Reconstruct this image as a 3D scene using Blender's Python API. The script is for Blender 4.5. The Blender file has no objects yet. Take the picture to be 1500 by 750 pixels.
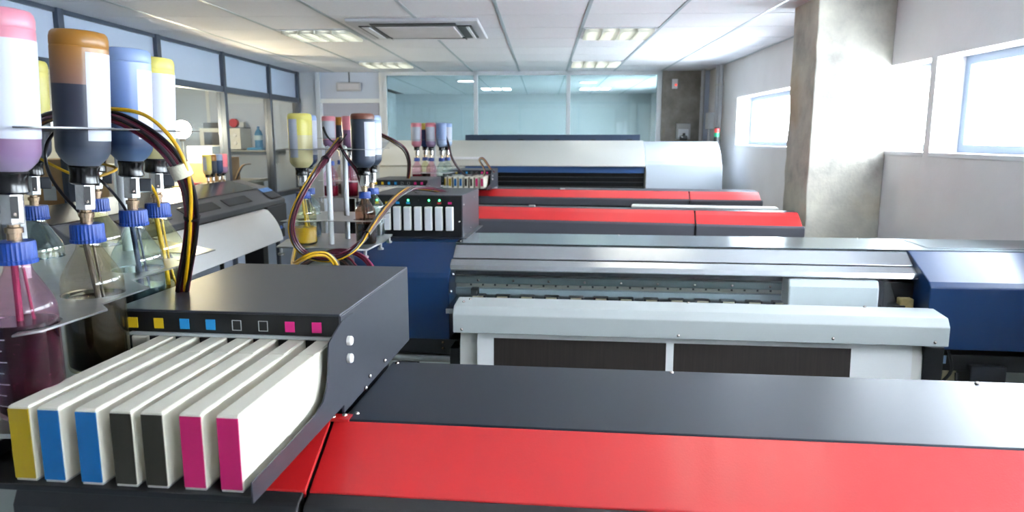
import bpy, bmesh, math, random
from mathutils import Vector, Matrix
random.seed(7)
C = bpy.context.scene.collection
PI = math.pi
R = math.radians

# ------------------------------------------------------------------ camera
cam_d = bpy.data.cameras.new('camera'); cam = bpy.data.objects.new('camera', cam_d); C.objects.link(cam)
cam_d.sensor_width = 36.0; cam_d.lens = 36.0*1040/1500; cam_d.clip_start = 0.02; cam_d.clip_end = 100
cam.location = (0, 0, 1.66); cam.rotation_euler = (R(90-9.4855), 0, R(2.454))
cam_d.dof.use_dof = True; cam_d.dof.focus_distance = 1.5; cam_d.dof.aperture_fstop = 7.1
bpy.context.scene.camera = cam

# ------------------------------------------------------------------ world, exposure
SKY = 22.0
w = bpy.data.worlds.new('world'); bpy.context.scene.world = w; w.use_nodes = True
bg = w.node_tree.nodes['Background']; bg.inputs[0].default_value = (0.87, 0.935, 1.0, 1); bg.inputs[1].default_value = SKY
vs = bpy.context.scene.view_settings
vs.view_transform = 'Standard'; vs.look = 'None'; vs.gamma = 1.0; vs.use_curve_mapping = False
vs.exposure = 1.02
cy = bpy.context.scene.cycles
cy.max_bounces = 10; cy.diffuse_bounces = 5; cy.glossy_bounces = 4; cy.transparent_max_bounces = 24
cy.sample_clamp_indirect = 12.0; cy.caustics_reflective = False; cy.caustics_refractive = False

# ------------------------------------------------------------------ materials
MATS = {}
def rgb(h):
    h = h.lstrip('#'); v = [int(h[i:i+2], 16)/255 for i in (0, 2, 4)]
    return tuple((c/12.92 if c <= .04045 else ((c+.055)/1.055)**2.4) for c in v)
def mat(name, col, rough=.5, metal=0., bump=0., bscale=60., var=0., vscale=8., coat=0., emit=0., spec=.5, stretch=None, trans=0.):
    if name in MATS: return MATS[name]
    if isinstance(col, str): col = rgb(col)
    m = bpy.data.materials.new(name); m.use_nodes = True; nt = m.node_tree; b = nt.nodes['Principled BSDF']
    b.inputs['Base Color'].default_value = (*col, 1); b.inputs['Roughness'].default_value = rough
    b.inputs['Metallic'].default_value = metal; b.inputs['Specular IOR Level'].default_value = spec
    b.inputs['Coat Weight'].default_value = coat; b.inputs['Coat Roughness'].default_value = .15
    if emit: b.inputs['Emission Color'].default_value = (*col, 1); b.inputs['Emission Strength'].default_value = emit
    tc = nt.nodes.new('ShaderNodeTexCoord'); mp = nt.nodes.new('ShaderNodeMapping'); nt.links.new(tc.outputs['Object'], mp.inputs[0])
    if stretch: mp.inputs['Scale'].default_value = stretch
    if var:
        n = nt.nodes.new('ShaderNodeTexNoise'); n.inputs['Scale'].default_value = vscale; n.inputs['Detail'].default_value = 4
        nt.links.new(mp.outputs[0], n.inputs['Vector'])
        cr = nt.nodes.new('ShaderNodeValToRGB'); cr.color_ramp.elements[0].position = .3; cr.color_ramp.elements[1].position = .72
        cr.color_ramp.elements[0].color = (*[c*(1-var) for c in col], 1); cr.color_ramp.elements[1].color = (*[min(1, c*(1+var*.6)) for c in col], 1)
        nt.links.new(n.outputs['Fac'], cr.inputs[0]); nt.links.new(cr.outputs[0], b.inputs['Base Color'])
    if bump:
        n2 = nt.nodes.new('ShaderNodeTexNoise'); n2.inputs['Scale'].default_value = bscale; n2.inputs['Detail'].default_value = 3
        nt.links.new(mp.outputs[0], n2.inputs['Vector'])
        bp = nt.nodes.new('ShaderNodeBump'); bp.inputs['Strength'].default_value = bump; bp.inputs['Distance'].default_value = .002
        nt.links.new(n2.outputs['Fac'], bp.inputs['Height']); nt.links.new(bp.outputs[0], b.inputs['Normal'])
    if trans:
        tr = nt.nodes.new('ShaderNodeBsdfTranslucent'); tr.inputs[0].default_value = (*col, 1)
        mx = nt.nodes.new('ShaderNodeMixShader'); mx.inputs[0].default_value = trans
        nt.links.new(b.outputs[0], mx.inputs[1]); nt.links.new(tr.outputs[0], mx.inputs[2])
        nt.links.new(mx.outputs[0], nt.nodes['Material Output'].inputs[0])
    MATS[name] = m; return m
def glass(name, tint, refl=.9, rough=.02, ior=1.45, stain=None, amount=.12):
    """thin clear sheet: tinted see-through plus a mirror sheen by the angle"""
    if name in MATS: return MATS[name]
    if isinstance(tint, str): tint = rgb(tint)
    m = bpy.data.materials.new(name); m.use_nodes = True; nt = m.node_tree; nt.nodes.clear()
    o = nt.nodes.new('ShaderNodeOutputMaterial'); t = nt.nodes.new('ShaderNodeBsdfTransparent'); t.inputs[0].default_value = (*tint, 1)
    g = nt.nodes.new('ShaderNodeBsdfGlossy'); g.inputs[0].default_value = (refl, refl, refl, 1); g.inputs['Roughness'].default_value = rough
    f = nt.nodes.new('ShaderNodeFresnel'); ge = nt.nodes.new('ShaderNodeNewGeometry')   # same reflection on both faces of the sheet
    e1 = nt.nodes.new('ShaderNodeMath'); e1.operation = 'MULTIPLY_ADD'; e1.inputs[1].default_value = -2; e1.inputs[2].default_value = 1
    e2 = nt.nodes.new('ShaderNodeMath'); e2.operation = 'POWER'; e2.inputs[0].default_value = ior
    nt.links.new(ge.outputs['Backfacing'], e1.inputs[0]); nt.links.new(e1.outputs[0], e2.inputs[1]); nt.links.new(e2.outputs[0], f.inputs[0])
    mx = nt.nodes.new('ShaderNodeMixShader'); nt.links.new(f.outputs[0], mx.inputs[0]); nt.links.new(t.outputs[0], mx.inputs[1])
    nt.links.new(g.outputs[0], mx.inputs[2]); nt.links.new(mx.outputs[0], o.inputs[0])
    if stain:
        d = nt.nodes.new('ShaderNodeBsdfTranslucent'); d.inputs[0].default_value = (*stain, 1); d2 = nt.nodes.new('ShaderNodeBsdfDiffuse'); d2.inputs[0].default_value = (*stain, 1)
        ad = nt.nodes.new('ShaderNodeMixShader'); nt.links.new(d.outputs[0], ad.inputs[1]); nt.links.new(d2.outputs[0], ad.inputs[2])
        m2 = nt.nodes.new('ShaderNodeMixShader'); m2.inputs[0].default_value = amount
        nt.links.new(mx.outputs[0], m2.inputs[1]); nt.links.new(ad.outputs[0], m2.inputs[2]); nt.links.new(m2.outputs[0], o.inputs[0])
    MATS[name] = m; return m
def concrete(name, lo, mid, hi, scale=3.0):
    m = bpy.data.materials.new(name); m.use_nodes = True; nt = m.node_tree; b = nt.nodes['Principled BSDF']
    tc = nt.nodes.new('ShaderNodeTexCoord')
    n = nt.nodes.new('ShaderNodeTexNoise'); n.inputs['Scale'].default_value = scale; n.inputs['Detail'].default_value = 8; n.inputs['Roughness'].default_value = .62
    nt.links.new(tc.outputs['Object'], n.inputs['Vector'])
    cr = nt.nodes.new('ShaderNodeValToRGB'); e = cr.color_ramp.elements
    e[0].position = .33; e[0].color = (*rgb(lo), 1); e[1].position = .68; e[1].color = (*rgb(hi), 1)
    k = e.new(.5); k.color = (*rgb(mid), 1)
    nt.links.new(n.outputs['Fac'], cr.inputs[0])
    n2 = nt.nodes.new('ShaderNodeTexNoise'); n2.inputs['Scale'].default_value = 2.2; n2.inputs['Detail'].default_value = 5
    nt.links.new(tc.outputs['Object'], n2.inputs['Vector'])
    c2 = nt.nodes.new('ShaderNodeValToRGB'); c2.color_ramp.elements[0].position = .60; c2.color_ramp.elements[1].position = .74
    c2.color_ramp.elements[0].color = (0, 0, 0, 1); c2.color_ramp.elements[1].color = (.45, .45, .45, 1)
    nt.links.new(n2.outputs['Fac'], c2.inputs[0])
    mx = nt.nodes.new('ShaderNodeMix'); mx.data_type = 'RGBA'; nt.links.new(c2.outputs[0], mx.inputs['Factor'])
    nt.links.new(cr.outputs[0], mx.inputs[6]); mx.inputs[7].default_value = (*rgb('#a98a55'), 1)
    nt.links.new(mx.outputs[2], b.inputs['Base Color']); b.inputs['Roughness'].default_value = .85
    n3 = nt.nodes.new('ShaderNodeTexNoise'); n3.inputs['Scale'].default_value = 40; n3.inputs['Detail'].default_value = 6
    nt.links.new(tc.outputs['Object'], n3.inputs['Vector'])
    bp = nt.nodes.new('ShaderNodeBump'); bp.inputs['Strength'].default_value = .5; bp.inputs['Distance'].default_value = .004
    nt.links.new(n3.outputs['Fac'], bp.inputs['Height']); nt.links.new(bp.outputs[0], b.inputs['Normal'])
    MATS[name] = m; return m

M_wall = mat('white_render', '#e0dddd', .8, bump=.5, bscale=45, var=.05, vscale=3)
M_paint = mat('white_paint', '#dcdde0', .45)
M_panelblue = mat('pale_blue_panel', '#b4c0d4', .55, var=.03, vscale=2)
M_dframe = mat('dark_grey_frame', '#4b5361', .35, .4)
M_wframe = mat('white_frame', '#d3d8dd', .4)
M_tile = mat('ceiling_tile', '#e6e6ea', .9, bump=.3, bscale=300, var=.03, vscale=40)
M_grid = mat('ceiling_grid', '#aab6bc', .4, .2)
M_gap = mat('ceiling_gap', '#33363c', .9)
M_floor = mat('grey_floor', '#8d9692', .45, var=.12, vscale=3)
M_conc = concrete('concrete', '#98948d', '#b9b5aa', '#cfcabb')
M_concd = concrete('concrete_dark', '#77726a', '#87827a', '#99948b', 5)
M_glassT = glass('teal_glass', (.60, .695, .70), .8)
M_glassC = glass('clear_glass', (.95, .97, .98), .8)
M_glassP = glass('partition_glass', (.88, .92, .92), .55)
M_cover = glass('clear_cover', (.93, .955, .955), .7, .06)
M_blk = mat('black_powder_coat', '#23252b', .38, bump=.12, bscale=500, var=.06, vscale=30)
M_slate = mat('slate_powder_coat', '#1c2532', .36, .5, spec=.7, bump=.10, bscale=400, var=.05, vscale=6, stretch=(1, 6, 6))
M_box = mat('charcoal_box', '#3d4048', .36, .35, bump=.10, bscale=400, var=.06, vscale=6, stretch=(1, 8, 8))
M_black = mat('black_plastic', '#121316', .4)
M_rub = mat('black_rubber', '#08080a', .22)
M_red = mat('red_cover', '#cb1a1d', .42, bump=.10, bscale=350, var=.05, vscale=5, spec=.8, coat=.25)
M_red2 = mat('red_cover_soft', '#e0282b', .4)
M_dgrey = mat('dark_grey_cover', '#4a4a52', .45)
M_blue = mat('blue_cover', '#06305c', .36, bump=.08, bscale=300, var=.06, vscale=5, coat=.2)
M_alu = mat('brushed_aluminium', '#b9bcbe', .22, .9, bump=.06, bscale=120, var=.05, vscale=6, stretch=(.2, 30, 30))
M_topplate = mat('teal_grey_metal', '#8a979c', .25, .85, var=.06, vscale=5, stretch=(.2, 20, 20))
M_steel = mat('steel', '#b4b5b4', .28, .9, var=.1, vscale=25)
M_sheet = mat('dull_steel_sheet', '#7d7f80', .42, .8, var=.12, vscale=30)
M_chrome = mat('chrome_valve', '#d8d8d6', .25, .7, bump=.3, bscale=150)
M_brass = mat('nickel_brass', '#b79f86', .25, .9)
M_lgrey = mat('pale_grey_cover', '#b4b9b8', .45, bump=.08, bscale=300)
M_white = mat('white_plastic', '#e4e2dc', .4)
M_cart = mat('cartridge_white', '#e9e4d4', .38, bump=.05, bscale=200, var=.03, vscale=15, trans=.12)
M_screw = mat('screw_steel', '#c9bdb6', .25, .9)
M_yel = mat('yellow_label', '#a58a06', .5); M_cya = mat('cyan_label', '#085f9c', .5)
M_kla = mat('black_label', '#2a261c', .55); M_mag = mat('magenta_label', '#bd1560', .5)
M_sqy = mat('yellow_square', '#e2bd1e', .5); M_sqc = mat('cyan_square', '#1e8fd0', .5); M_sqm = mat('magenta_square', '#dc1a7e', .5)
M_outline = mat('white_outline', '#b9b9b9', .5)
M_paper = mat('paper', '#ebebea', .7, var=.02, vscale=4)
M_label = mat('white_sticker', '#bcbfcb', .55)
M_print = mat('brown_print', '#2d2420', .55, var=.28, vscale=10, stretch=(14, 1, .6))
M_capblue = mat('blue_cap', '#0d3c8e', .42)
M_card = mat('cardboard', '#a57c50', .8, var=.08, vscale=20)
M_bottle = glass('bottle_glass', (.90, .94, .92), .95, .03, 1.75)
M_bottleM = glass('bottle_glass_stained_magenta', (.94, .76, .85), .8, .03, 1.4, (.75, .18, .38), .02)
M_bottleK = glass('bottle_glass_stained_brown', (.94, .90, .80), .9, .03, 1.5, (.55, .42, .18), .02)
M_bottleC = glass('bottle_glass_bluish', (.86, .94, .92), .95, .03, 1.75, (.45, .62, .62), .06)
M_bottleY = glass('bottle_glass_yellowish', (.95, .96, .78), .95, .03, 1.75, (.75, .75, .30), .06)
M_tubeY = mat('yellow_tube', '#c79a0e', .35); M_tubeK = mat('black_tube', '#15131a', .3); M_tubeM = mat('maroon_tube', '#5a0f2a', .3)
M_tubeP = mat('magenta_tube', '#a3265e', .35); M_tubeG = mat('grey_tube', '#8a8794', .4)
def grad(name, stops, rough=.35, trans=.2):
    m = mat(name, stops[0][1], rough, trans=trans, spec=.4, coat=.25); nt = m.node_tree
    tc = nt.nodes['Texture Coordinate']; sx = nt.nodes.new('ShaderNodeSeparateXYZ'); nt.links.new(tc.outputs['Object'], sx.inputs[0])
    mr = nt.nodes.new('ShaderNodeMapRange'); mr.inputs[1].default_value = stops[0][0]; mr.inputs[2].default_value = stops[-1][0]
    nt.links.new(sx.outputs['Z'], mr.inputs[0]); cr = nt.nodes.new('ShaderNodeValToRGB'); nt.links.new(mr.outputs[0], cr.inputs[0])
    a, b = stops[0][0], stops[-1][0]; el = cr.color_ramp.elements
    el[0].color = (*rgb(stops[0][1]), 1); el[1].color = (*rgb(stops[-1][1]), 1)
    for z, c in stops[1:-1]: k = el.new((z-a)/(b-a)); k.color = (*rgb(c), 1)
    for n in nt.nodes:
        if n.type in ('BSDF_PRINCIPLED', 'BSDF_TRANSLUCENT'): nt.links.new(cr.outputs[0], n.inputs[0])
    return m
M_tape = mat('masking_tape', '#c9c4ae', .8, bump=.4, bscale=300)
M_green = mat('green_led', (.05, 1., .25), .4, emit=6.)
M_lampw = mat('lamp_glow', (1., .78, .5), .5, emit=260.)
M_round = mat('round_lamp_glow', (1., .99, .96), .5, emit=7.)
M_tubeglow = mat('strip_lamp_glow', (1., .97, .91), .5, emit=4.2)
M_louvre = mat('louvre_metal', '#c2c5bb', .4, .3)

# ------------------------------------------------------------------ mesh building
class MB:
    def __init__(s): s.v = []; s.f = []; s.m = []; s.k = 0
    def add(s, vs, fs):
        o = len(s.v); s.v += [tuple(p) for p in vs]; s.f += [[i+o for i in f] for f in fs]; s.m += [s.k]*len(fs); return s
    def mi(s, k): s.k = k; return s
    def box(s, x0, x1, y0, y1, z0, z1):
        v = [(x, y, z) for z in (z0, z1) for y in (y0, y1) for x in (x0, x1)]
        return s.add(v, [(0, 2, 3, 1), (4, 5, 7, 6), (0, 1, 5, 4), (2, 6, 7, 3), (0, 4, 6, 2), (1, 3, 7, 5)])
    def prism(s, prof, a, b, axis='x'):
        """closed outline, extruded from a to b; axis x: outline is (y,z); y: (x,z); z: (x,y)"""
        def P(t, q): return {'x': (t, q[0], q[1]), 'y': (q[0], t, q[1]), 'z': (q[0], q[1], t)}[axis]
        n = len(prof); v = [P(a, q) for q in prof]+[P(b, q) for q in prof]
        ar = sum(prof[i][0]*prof[(i+1) % n][1]-prof[(i+1) % n][0]*prof[i][1] for i in range(n))
        flip = (ar < 0) != (axis == 'y')
        fs = [(i, (i+1) % n, (i+1) % n+n, i+n) for i in range(n)]+[tuple(range(n-1, -1, -1)), tuple(range(n, 2*n))]
        if flip: fs = [tuple(reversed(f)) for f in fs]
        return s.add(v, fs)
    def lathe(s, prof, n=24, c=(0, 0, 0), a0=0., a1=2*PI, rib=None, caps=True):
        full = abs(a1-a0-2*PI) < 1e-6; m = n if full else n+1; v = []
        for r, z in prof:
            for j in range(m):
                a = a0+(a1-a0)*j/n; rr = r
                if rib and r > rib[0] and j % 2: rr = r-rib[1]
                v.append((c[0]+rr*math.cos(a), c[1]+rr*math.sin(a), c[2]+z))
        fs = []
        for i in range(len(prof)-1):
            for j in range(n if full else m-1):
                j2 = (j+1) % m; fs.append((i*m+j, i*m+j2, (i+1)*m+j2, (i+1)*m+j))
        if full and caps:
            fs.append(tuple(range(m-1, -1, -1))); fs.append(tuple((len(prof)-1)*m+j for j in range(m)))
        return s.add(v, fs)
    def tube(s, pts, r, n=8, close=True):
        pts = [Vector(p) for p in pts]; v = []; prev = None
        for i, p in enumerate(pts):
            t = (pts[min(i+1, len(pts)-1)]-pts[max(i-1, 0)]).normalized()
            if prev is None:
                u = t.cross(Vector((0, 0, 1)))
                if u.length < 1e-3: u = t.cross(Vector((1, 0, 0)))
            else: u = prev-t*prev.dot(t)
            u.normalize(); prev = u; w_ = t.cross(u)
            for j in range(n):
                a = 2*PI*j/n; v.append(p+u*(r*math.cos(a))+w_*(r*math.sin(a)))
        fs = [(i*n+j, i*n+(j+1) % n, (i+1)*n+(j+1) % n, (i+1)*n+j) for i in range(len(pts)-1) for j in range(n)]
        fs += [tuple(range(n-1, -1, -1)), tuple((len(pts)-1)*n+j for j in range(n))]
        return s.add(v, fs)
    def ball(s, c, r, n=10, k=6, flat=1.):
        return s.lathe([(max(1e-4, r*math.sin(PI*i/k)), -r*flat*math.cos(PI*i/k)) for i in range(k+1)], n, c, caps=False)
    def rot(s, mtx): s.v = [tuple(mtx @ Vector(p)) for p in s.v]; return s
    def mesh(s, name, mats, smooth=32):
        me = bpy.data.meshes.new(name); me.from_pydata(s.v, [], s.f)
        for m in (mats if isinstance(mats, (list, tuple)) else [mats]): me.materials.append(m)
        if any(s.m): me.polygons.foreach_set('material_index', s.m)
        if smooth:
            me.shade_smooth(); me.set_sharp_from_angle(angle=R(smooth))
        me.update(); return me
    def build(s, name, mats, parent=None, bevel=0., seg=2, smooth=32, loc=None):
        o = bpy.data.objects.new(name, s.mesh(name, mats, smooth)); C.objects.link(o)
        if parent: o.parent = parent
        if loc: o.location = loc
        if bevel:
            b = o.modifiers.new('bevel', 'BEVEL'); b.width = bevel; b.segments = seg; b.limit_method = 'ANGLE'; b.angle_limit = R(35)
        return o
def inst(o_or_mesh, name, parent=None, loc=(0, 0, 0), rot=None):
    o = bpy.data.objects.new(name, o_or_mesh); C.objects.link(o); o.location = loc
    if parent: o.parent = parent
    if rot: o.rotation_euler = rot
    return o
def tag(o, label=None, cat=None, group=None, kind=None):
    if label: o['label'] = label
    if cat: o['category'] = cat
    if group: o['group'] = group
    if kind: o['kind'] = kind
    return o
def thing(name, label, cat, loc=(0, 0, 0), rz=0., group=None):
    o = bpy.data.objects.new(name, None); C.objects.link(o); o.location = loc; o.rotation_euler = (0, 0, rz); o.empty_display_size = .05
    return tag(o, label, cat, group)
def spline(pts, k=6):
    pts = [Vector(p) for p in pts]; out = []
    for i in range(len(pts)-1):
        p0 = pts[max(i-1, 0)]; p1 = pts[i]; p2 = pts[i+1]; p3 = pts[min(i+2, len(pts)-1)]
        for j in range(k):
            t = j/k
            out.append(.5*((2*p1)+(p2-p0)*t+(2*p0-5*p1+4*p2-p3)*t*t+(3*p1-p0-3*p2+p3)*t**3))
    out.append(pts[-1]); return out
# the printers stand a little askew in the room: u along their length, v to the back
ANG = R(-3.7)
def W(u, v, z): return (u*math.cos(ANG)-v*math.sin(ANG), u*math.sin(ANG)+v*math.cos(ANG), z)

# ================================================================== SETTING
ZC = 2.492; XL, XR, YB, YF = -3.18, 2.10, 9.35, -2.6
fl = MB().box(-5.7, 2.35, YF-.1, 14.6, -.1, 0).build('floor', M_floor, smooth=0); tag(fl, kind='structure')
ce = MB().box(-5.7, 2.35, YF-.1, 14.6, ZC+.012, ZC+.12).build('ceiling', M_gap, smooth=0); tag(ce, kind='structure')
xs = [-1.507+.6*i for i in range(-3, 7)]; ys = [5.08+.6*k for k in range(-12, 16)]
tile_me = MB().box(-.288, .288, -.2955, .2955, 0, .012).mesh('ceiling_tile', M_tile, 0)
lights = {(2, 6): 1}
lit_cells = {(-2.107, 5.68), (-2.107, 8.08), (.293, 5.68), (.293, 8.08), (-2.107, 3.28), (.293, 3.28), (-2.107, .88), (.293, .88)}
ac_cells = {(-1.507, 5.08), (-.907, 5.08), (-1.507, 5.68), (-.907, 5.68)}
def near(c, S): return any(abs(c[0]-a) < .02 and abs(c[1]-b) < .02 for a, b in S)
for y in ys:
    if y+.6 > YB+.02 and y < YB-.1: pass
    for x in xs[:-1]:
        if near((x, y), lit_cells): continue
        if y > YB-.35 and (x < -2.75 or y < YB): continue
        if y < -2.2 or y > 13.6: continue
        inst(tile_me, 'ceiling_tile', ce, (x+.3, y+.3, ZC))
# narrow cut tiles along both walls and the back
for y in ys:
    if y < -2.2 or y+.6 > YB+.3: continue
    MB().box(XL+.0, xs[0]-.012, y+.003, y+.597, ZC, ZC+.012).build('ceiling_tile', M_tile, ce, smooth=0)
for x in xs[:-1]:
    MB().box(x+.012, x+.588, 9.283, YB, ZC, ZC+.012).build('ceiling_tile', M_tile, ce, smooth=0)
for x in xs:
    MB().box(x-.012, x+.012, YF, YB, ZC-.003, ZC+.012).build('grid_runner', M_grid, ce, smooth=0)
for x in xs[2:]:
    MB().box(x-.012, x+.012, YB, 14.2, ZC-.003, ZC+.012).build('grid_runner', M_grid, ce, smooth=0)

MB().box(-5.6, XL-.06, YF, YB, ZC-.002, ZC+.0115).build('ceiling_panel', M_tile, ce, smooth=0)
# right wall with its band of high windows
ZW0, ZW1 = 1.575, 2.085; XO = 2.36
openings = [(-2.1, -.25), (-.05, 1.95), (2.15, 4.00), (4.06, 5.3), (6.0, 7.95)]
wr = MB().box(XR, XO, YF, YB+.1, 0, ZW0).box(XR, XO, YF, YB+.1, ZW1, ZC+.02)
e = YF
for a, b in openings+[(YB+.1, 0)]:
    wr.box(XR, XO, e, a, ZW0, ZW1); e = b
tag(wr.build('wall_right', M_wall, smooth=0), kind='structure')
for i, (a, b) in enumerate(openings):
    x0, x1 = XR+.15, XR+.20
    f = MB().box(x0, x1, a, b, ZW0, ZW0+.045).box(x0, x1, a, b, ZW1-.045, ZW1).box(x0, x1, a, a+.05, ZW0+.045, ZW1-.045).box(x0, x1, b-.05, b, ZW0+.045, ZW1-.045)
    wn = f.build('window_%d' % (i+1), mat('window_frame_grey', '#8593a5', .5), smooth=0); tag(wn, kind='structure')
    MB().box(x0+.02, x0+.026, a+.05, b-.05, ZW0+.045, ZW1-.045).build('window_pane', M_glassC, wn, smooth=0)
    MB().box(XR-.004, x0, a, b, ZW0-.02, ZW0+.004).build('window_sill', M_paint, wn, smooth=0, bevel=.002)
# square concrete column standing against the right wall
cv = MB(); NZ = 26
def col_ring(z):
    j = lambda s: random.uniform(-s, s)
    return [(1.645+j(.004), 4.50+j(.004), z), (2.10, 4.50+j(.004), z), (2.10, 4.93, z), (1.645+j(.004), 4.93+j(.004), z)]
rings = [col_ring(ZC*i/NZ) for i in range(NZ+1)]
cv.add([p for r_ in rings for p in r_], [(4*i+j, 4*i+(j+1) % 4, 4*i+4+(j+1) % 4, 4*i+4+j) for i in range(NZ) for j in range(4)])
col = cv.build('concrete_column', M_conc, bevel=.006, smooth=0); tag(col, 'bare concrete column standing at the right wall between the windows', kind='structure')
# left glazed partition: dark posts, pale blue upper panels, glass below
lp = [4.70+1.2*k for k in range(-6, 4)]+[9.26]
wl = MB().box(XL-.05, XL, YF, YB, 0, .95).build('wall_left', M_panelblue, smooth=0); tag(wl, kind='structure')
for y in lp: MB().box(XL-.055, XL+.03, y-.03, y+.03, 0, ZC).build('post', M_dframe, wl, smooth=0, bevel=.003)
MB().box(XL-.05, XL+.02, YF, YB, 2.10, 2.16).build('rail', M_dframe, wl, smooth=0, bevel=.003)
MB().box(XL-.05, XL+.02, YF, YB, .95, 1.01).build('rail', M_dframe, wl, smooth=0, bevel=.003)
MB().box(XL-.05, XL+.015, YF, YB, ZC-.03, ZC).build('rail', M_dframe, wl, smooth=0, bevel=.003)
for a, b in zip(lp[:-1], lp[1:]):
    MB().box(XL-.03, XL-.005, a+.03, b-.03, 2.16, ZC-.03).build('upper_panel', M_panelblue, wl, smooth=0)
    MB().box(XL-.02, XL-.014, a+.03, b-.03, 1.01, 2.10).build('glass_pane', M_glassP, wl, smooth=0)
MB().box(XL-.03, XL-.005, YF, lp[0]-.03, 1.01, ZC-.03).build('upper_panel', M_panelblue, wl, smooth=0)
# back wall: panels, grey door, glazed partition, concrete pier, pipes
wb = MB().box(-5.6, -2.93, YB, YB+.06, 0, ZC).box(-2.93, -2.10, YB, YB+.06, 2.13, ZC).box(-2.10, 1.50, YB, YB+.08, 0, 1.02).box(2.0, 2.36, YB-.05, YB+.08, 0, ZC+.01)
wb = wb.build('wall_back', M_panelblue, smooth=0); tag(wb, kind='structure')
for x in (-2.93, -2.09):
    MB().box(x-.03, x+.03, YB-.03, YB+.03, 0, ZC).build('post', M_wframe, wb, smooth=0, bevel=.003)
MB().box(-2.90, -2.12, YB-.025, YB+.02, 2.10, 2.155).build('rail', M_wframe, wb, smooth=0, bevel=.003)
MB().box(-2.52, -2.505, YB-.008, YB+.01, 2.36, ZC).build('joint_strip', M_dframe, wb, smooth=0)
MB().box(-3.16, -2.96, YB-.006, YB+.01, 0, ZC).build('side_panel', M_wframe, wb, smooth=0)
dr = MB().box(-2.87, -2.13, YB-.01, YB+.03, 0, 2.10).build('door_1', mat('lavender_grey_door', '#9fa4b8', .5), smooth=0, bevel=.003); tag(dr, kind='structure')
MB().box(-2.24, -2.14, YB-.05, YB-.03, 1.02, 1.045).box(-2.17, -2.15, YB-.05, YB-.01, 1.0, 1.06).build('door_handle', M_steel, dr, smooth=0)
mull = [-2.05, -.866, .324, 1.48]
for i in range(3):
    a, b = mull[i], mull[i+1]
    wn = MB().box(a-.025, a+.025, YB-.03, YB+.05, 1.02, ZC).box(a, b, YB-.03, YB+.05, ZC-.045, ZC).box(a, b, YB-.03, YB+.05, 1.02, 1.07)
    if i == 2: wn.box(b-.03, b+.03, YB-.03, YB+.05, 0, ZC)
    wn = wn.build('window_%d' % (6+i), M_wframe, smooth=0, bevel=.003); tag(wn, kind='structure')
    MB().box(a+.025, b-.025, YB+.01, YB+.02, 1.07, ZC-.045).build('window_pane', M_glassT, wn, smooth=0)
pier = MB().box(1.51, 1.555, YB-.06, YB+.1, 0, ZC).box(1.555, 2.0, YB-.02, YB+.1, 0, ZC).build('trim_1', M_concd, smooth=0); tag(pier, kind='structure')
for i, (x, y, r_) in enumerate(((2.045, 8.62, .030), (2.05, 8.50, .022), (1.99, 9.18, .025))):
    p = MB().lathe([(r_, 0), (r_, ZC)], 12).build('trim_%d' % (i+2), mat('grey_pipe', '#aeb0b4', .4), loc=(x, y, 0)); tag(p, kind='structure')
    for z in (.9, 2.25):
        MB().lathe([(r_+.006, z), (r_+.006, z+.025)], 12).build('pipe_clip', M_steel, p)
tag(MB().box(-5.7, 2.36, YF-.1, YF, 0, ZC+.02).build('wall_front', M_paint, smooth=0), kind='structure')
# room seen through the back glazing
tag(MB().box(-5.7, 2.4, 14.2, 14.4, 0, ZC+.02).build('wall_far', M_paint, smooth=0), kind='structure')
wf = bpy.data.objects['wall_far']
for x in (-1.6, -.45, .7, 1.85): MB().box(x-.02, x+.02, 14.185, 14.2, 0, 2.30).build('panel_joint', M_wframe, wf, smooth=0)
MB().box(-5.6, 2.36, 14.17, 14.2, 2.30, 2.34).build('panel_joint', M_wframe, wf, smooth=0)
s_ = MB().box(-2.98, -2.9, YB+.06, 14.2, 0, ZC+.02).build('wall_side', M_paint, smooth=0); tag(s_, kind='structure')
s_ = MB().box(2.10, 2.36, YB+.1, 10.4, 0, ZC+.02).box(2.10, 2.36, 12.6, 14.3, 0, ZC+.02).box(2.10, 2.36, 10.4, 12.6, 0, 1.0).box(2.10, 2.36, 10.4, 12.6, 2.1, ZC+.02).build('wall_east', M_wall, smooth=0); tag(s_, kind='structure')
wn = MB().box(2.2, 2.26, 10.4, 12.6, 1.0, 1.06).box(2.2, 2.26, 10.4, 12.6, 2.04, 2.1).box(2.2, 2.26, 10.4, 10.46, 1, 2.1).box(2.2, 2.26, 12.54, 12.6, 1, 2.1).build('window_9', M_paint, smooth=0); tag(wn, kind='structure')
MB().box(2.22, 2.226, 10.46, 12.54, 1.06, 2.04).build('window_pane', M_glassC, wn, smooth=0)
# side room behind the left partition
s_ = MB().box(-5.7, -5.6, YF, 14.3, 0, ZC+.02).build('wall_west', mat('beige_wall', '#b9b7ae', .8), smooth=0); tag(s_, kind='structure')
MB().box(-4.42, -4.38, YB-.012, YB, 0, ZC).build('panel_joint', M_wframe, wb, smooth=0)

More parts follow.
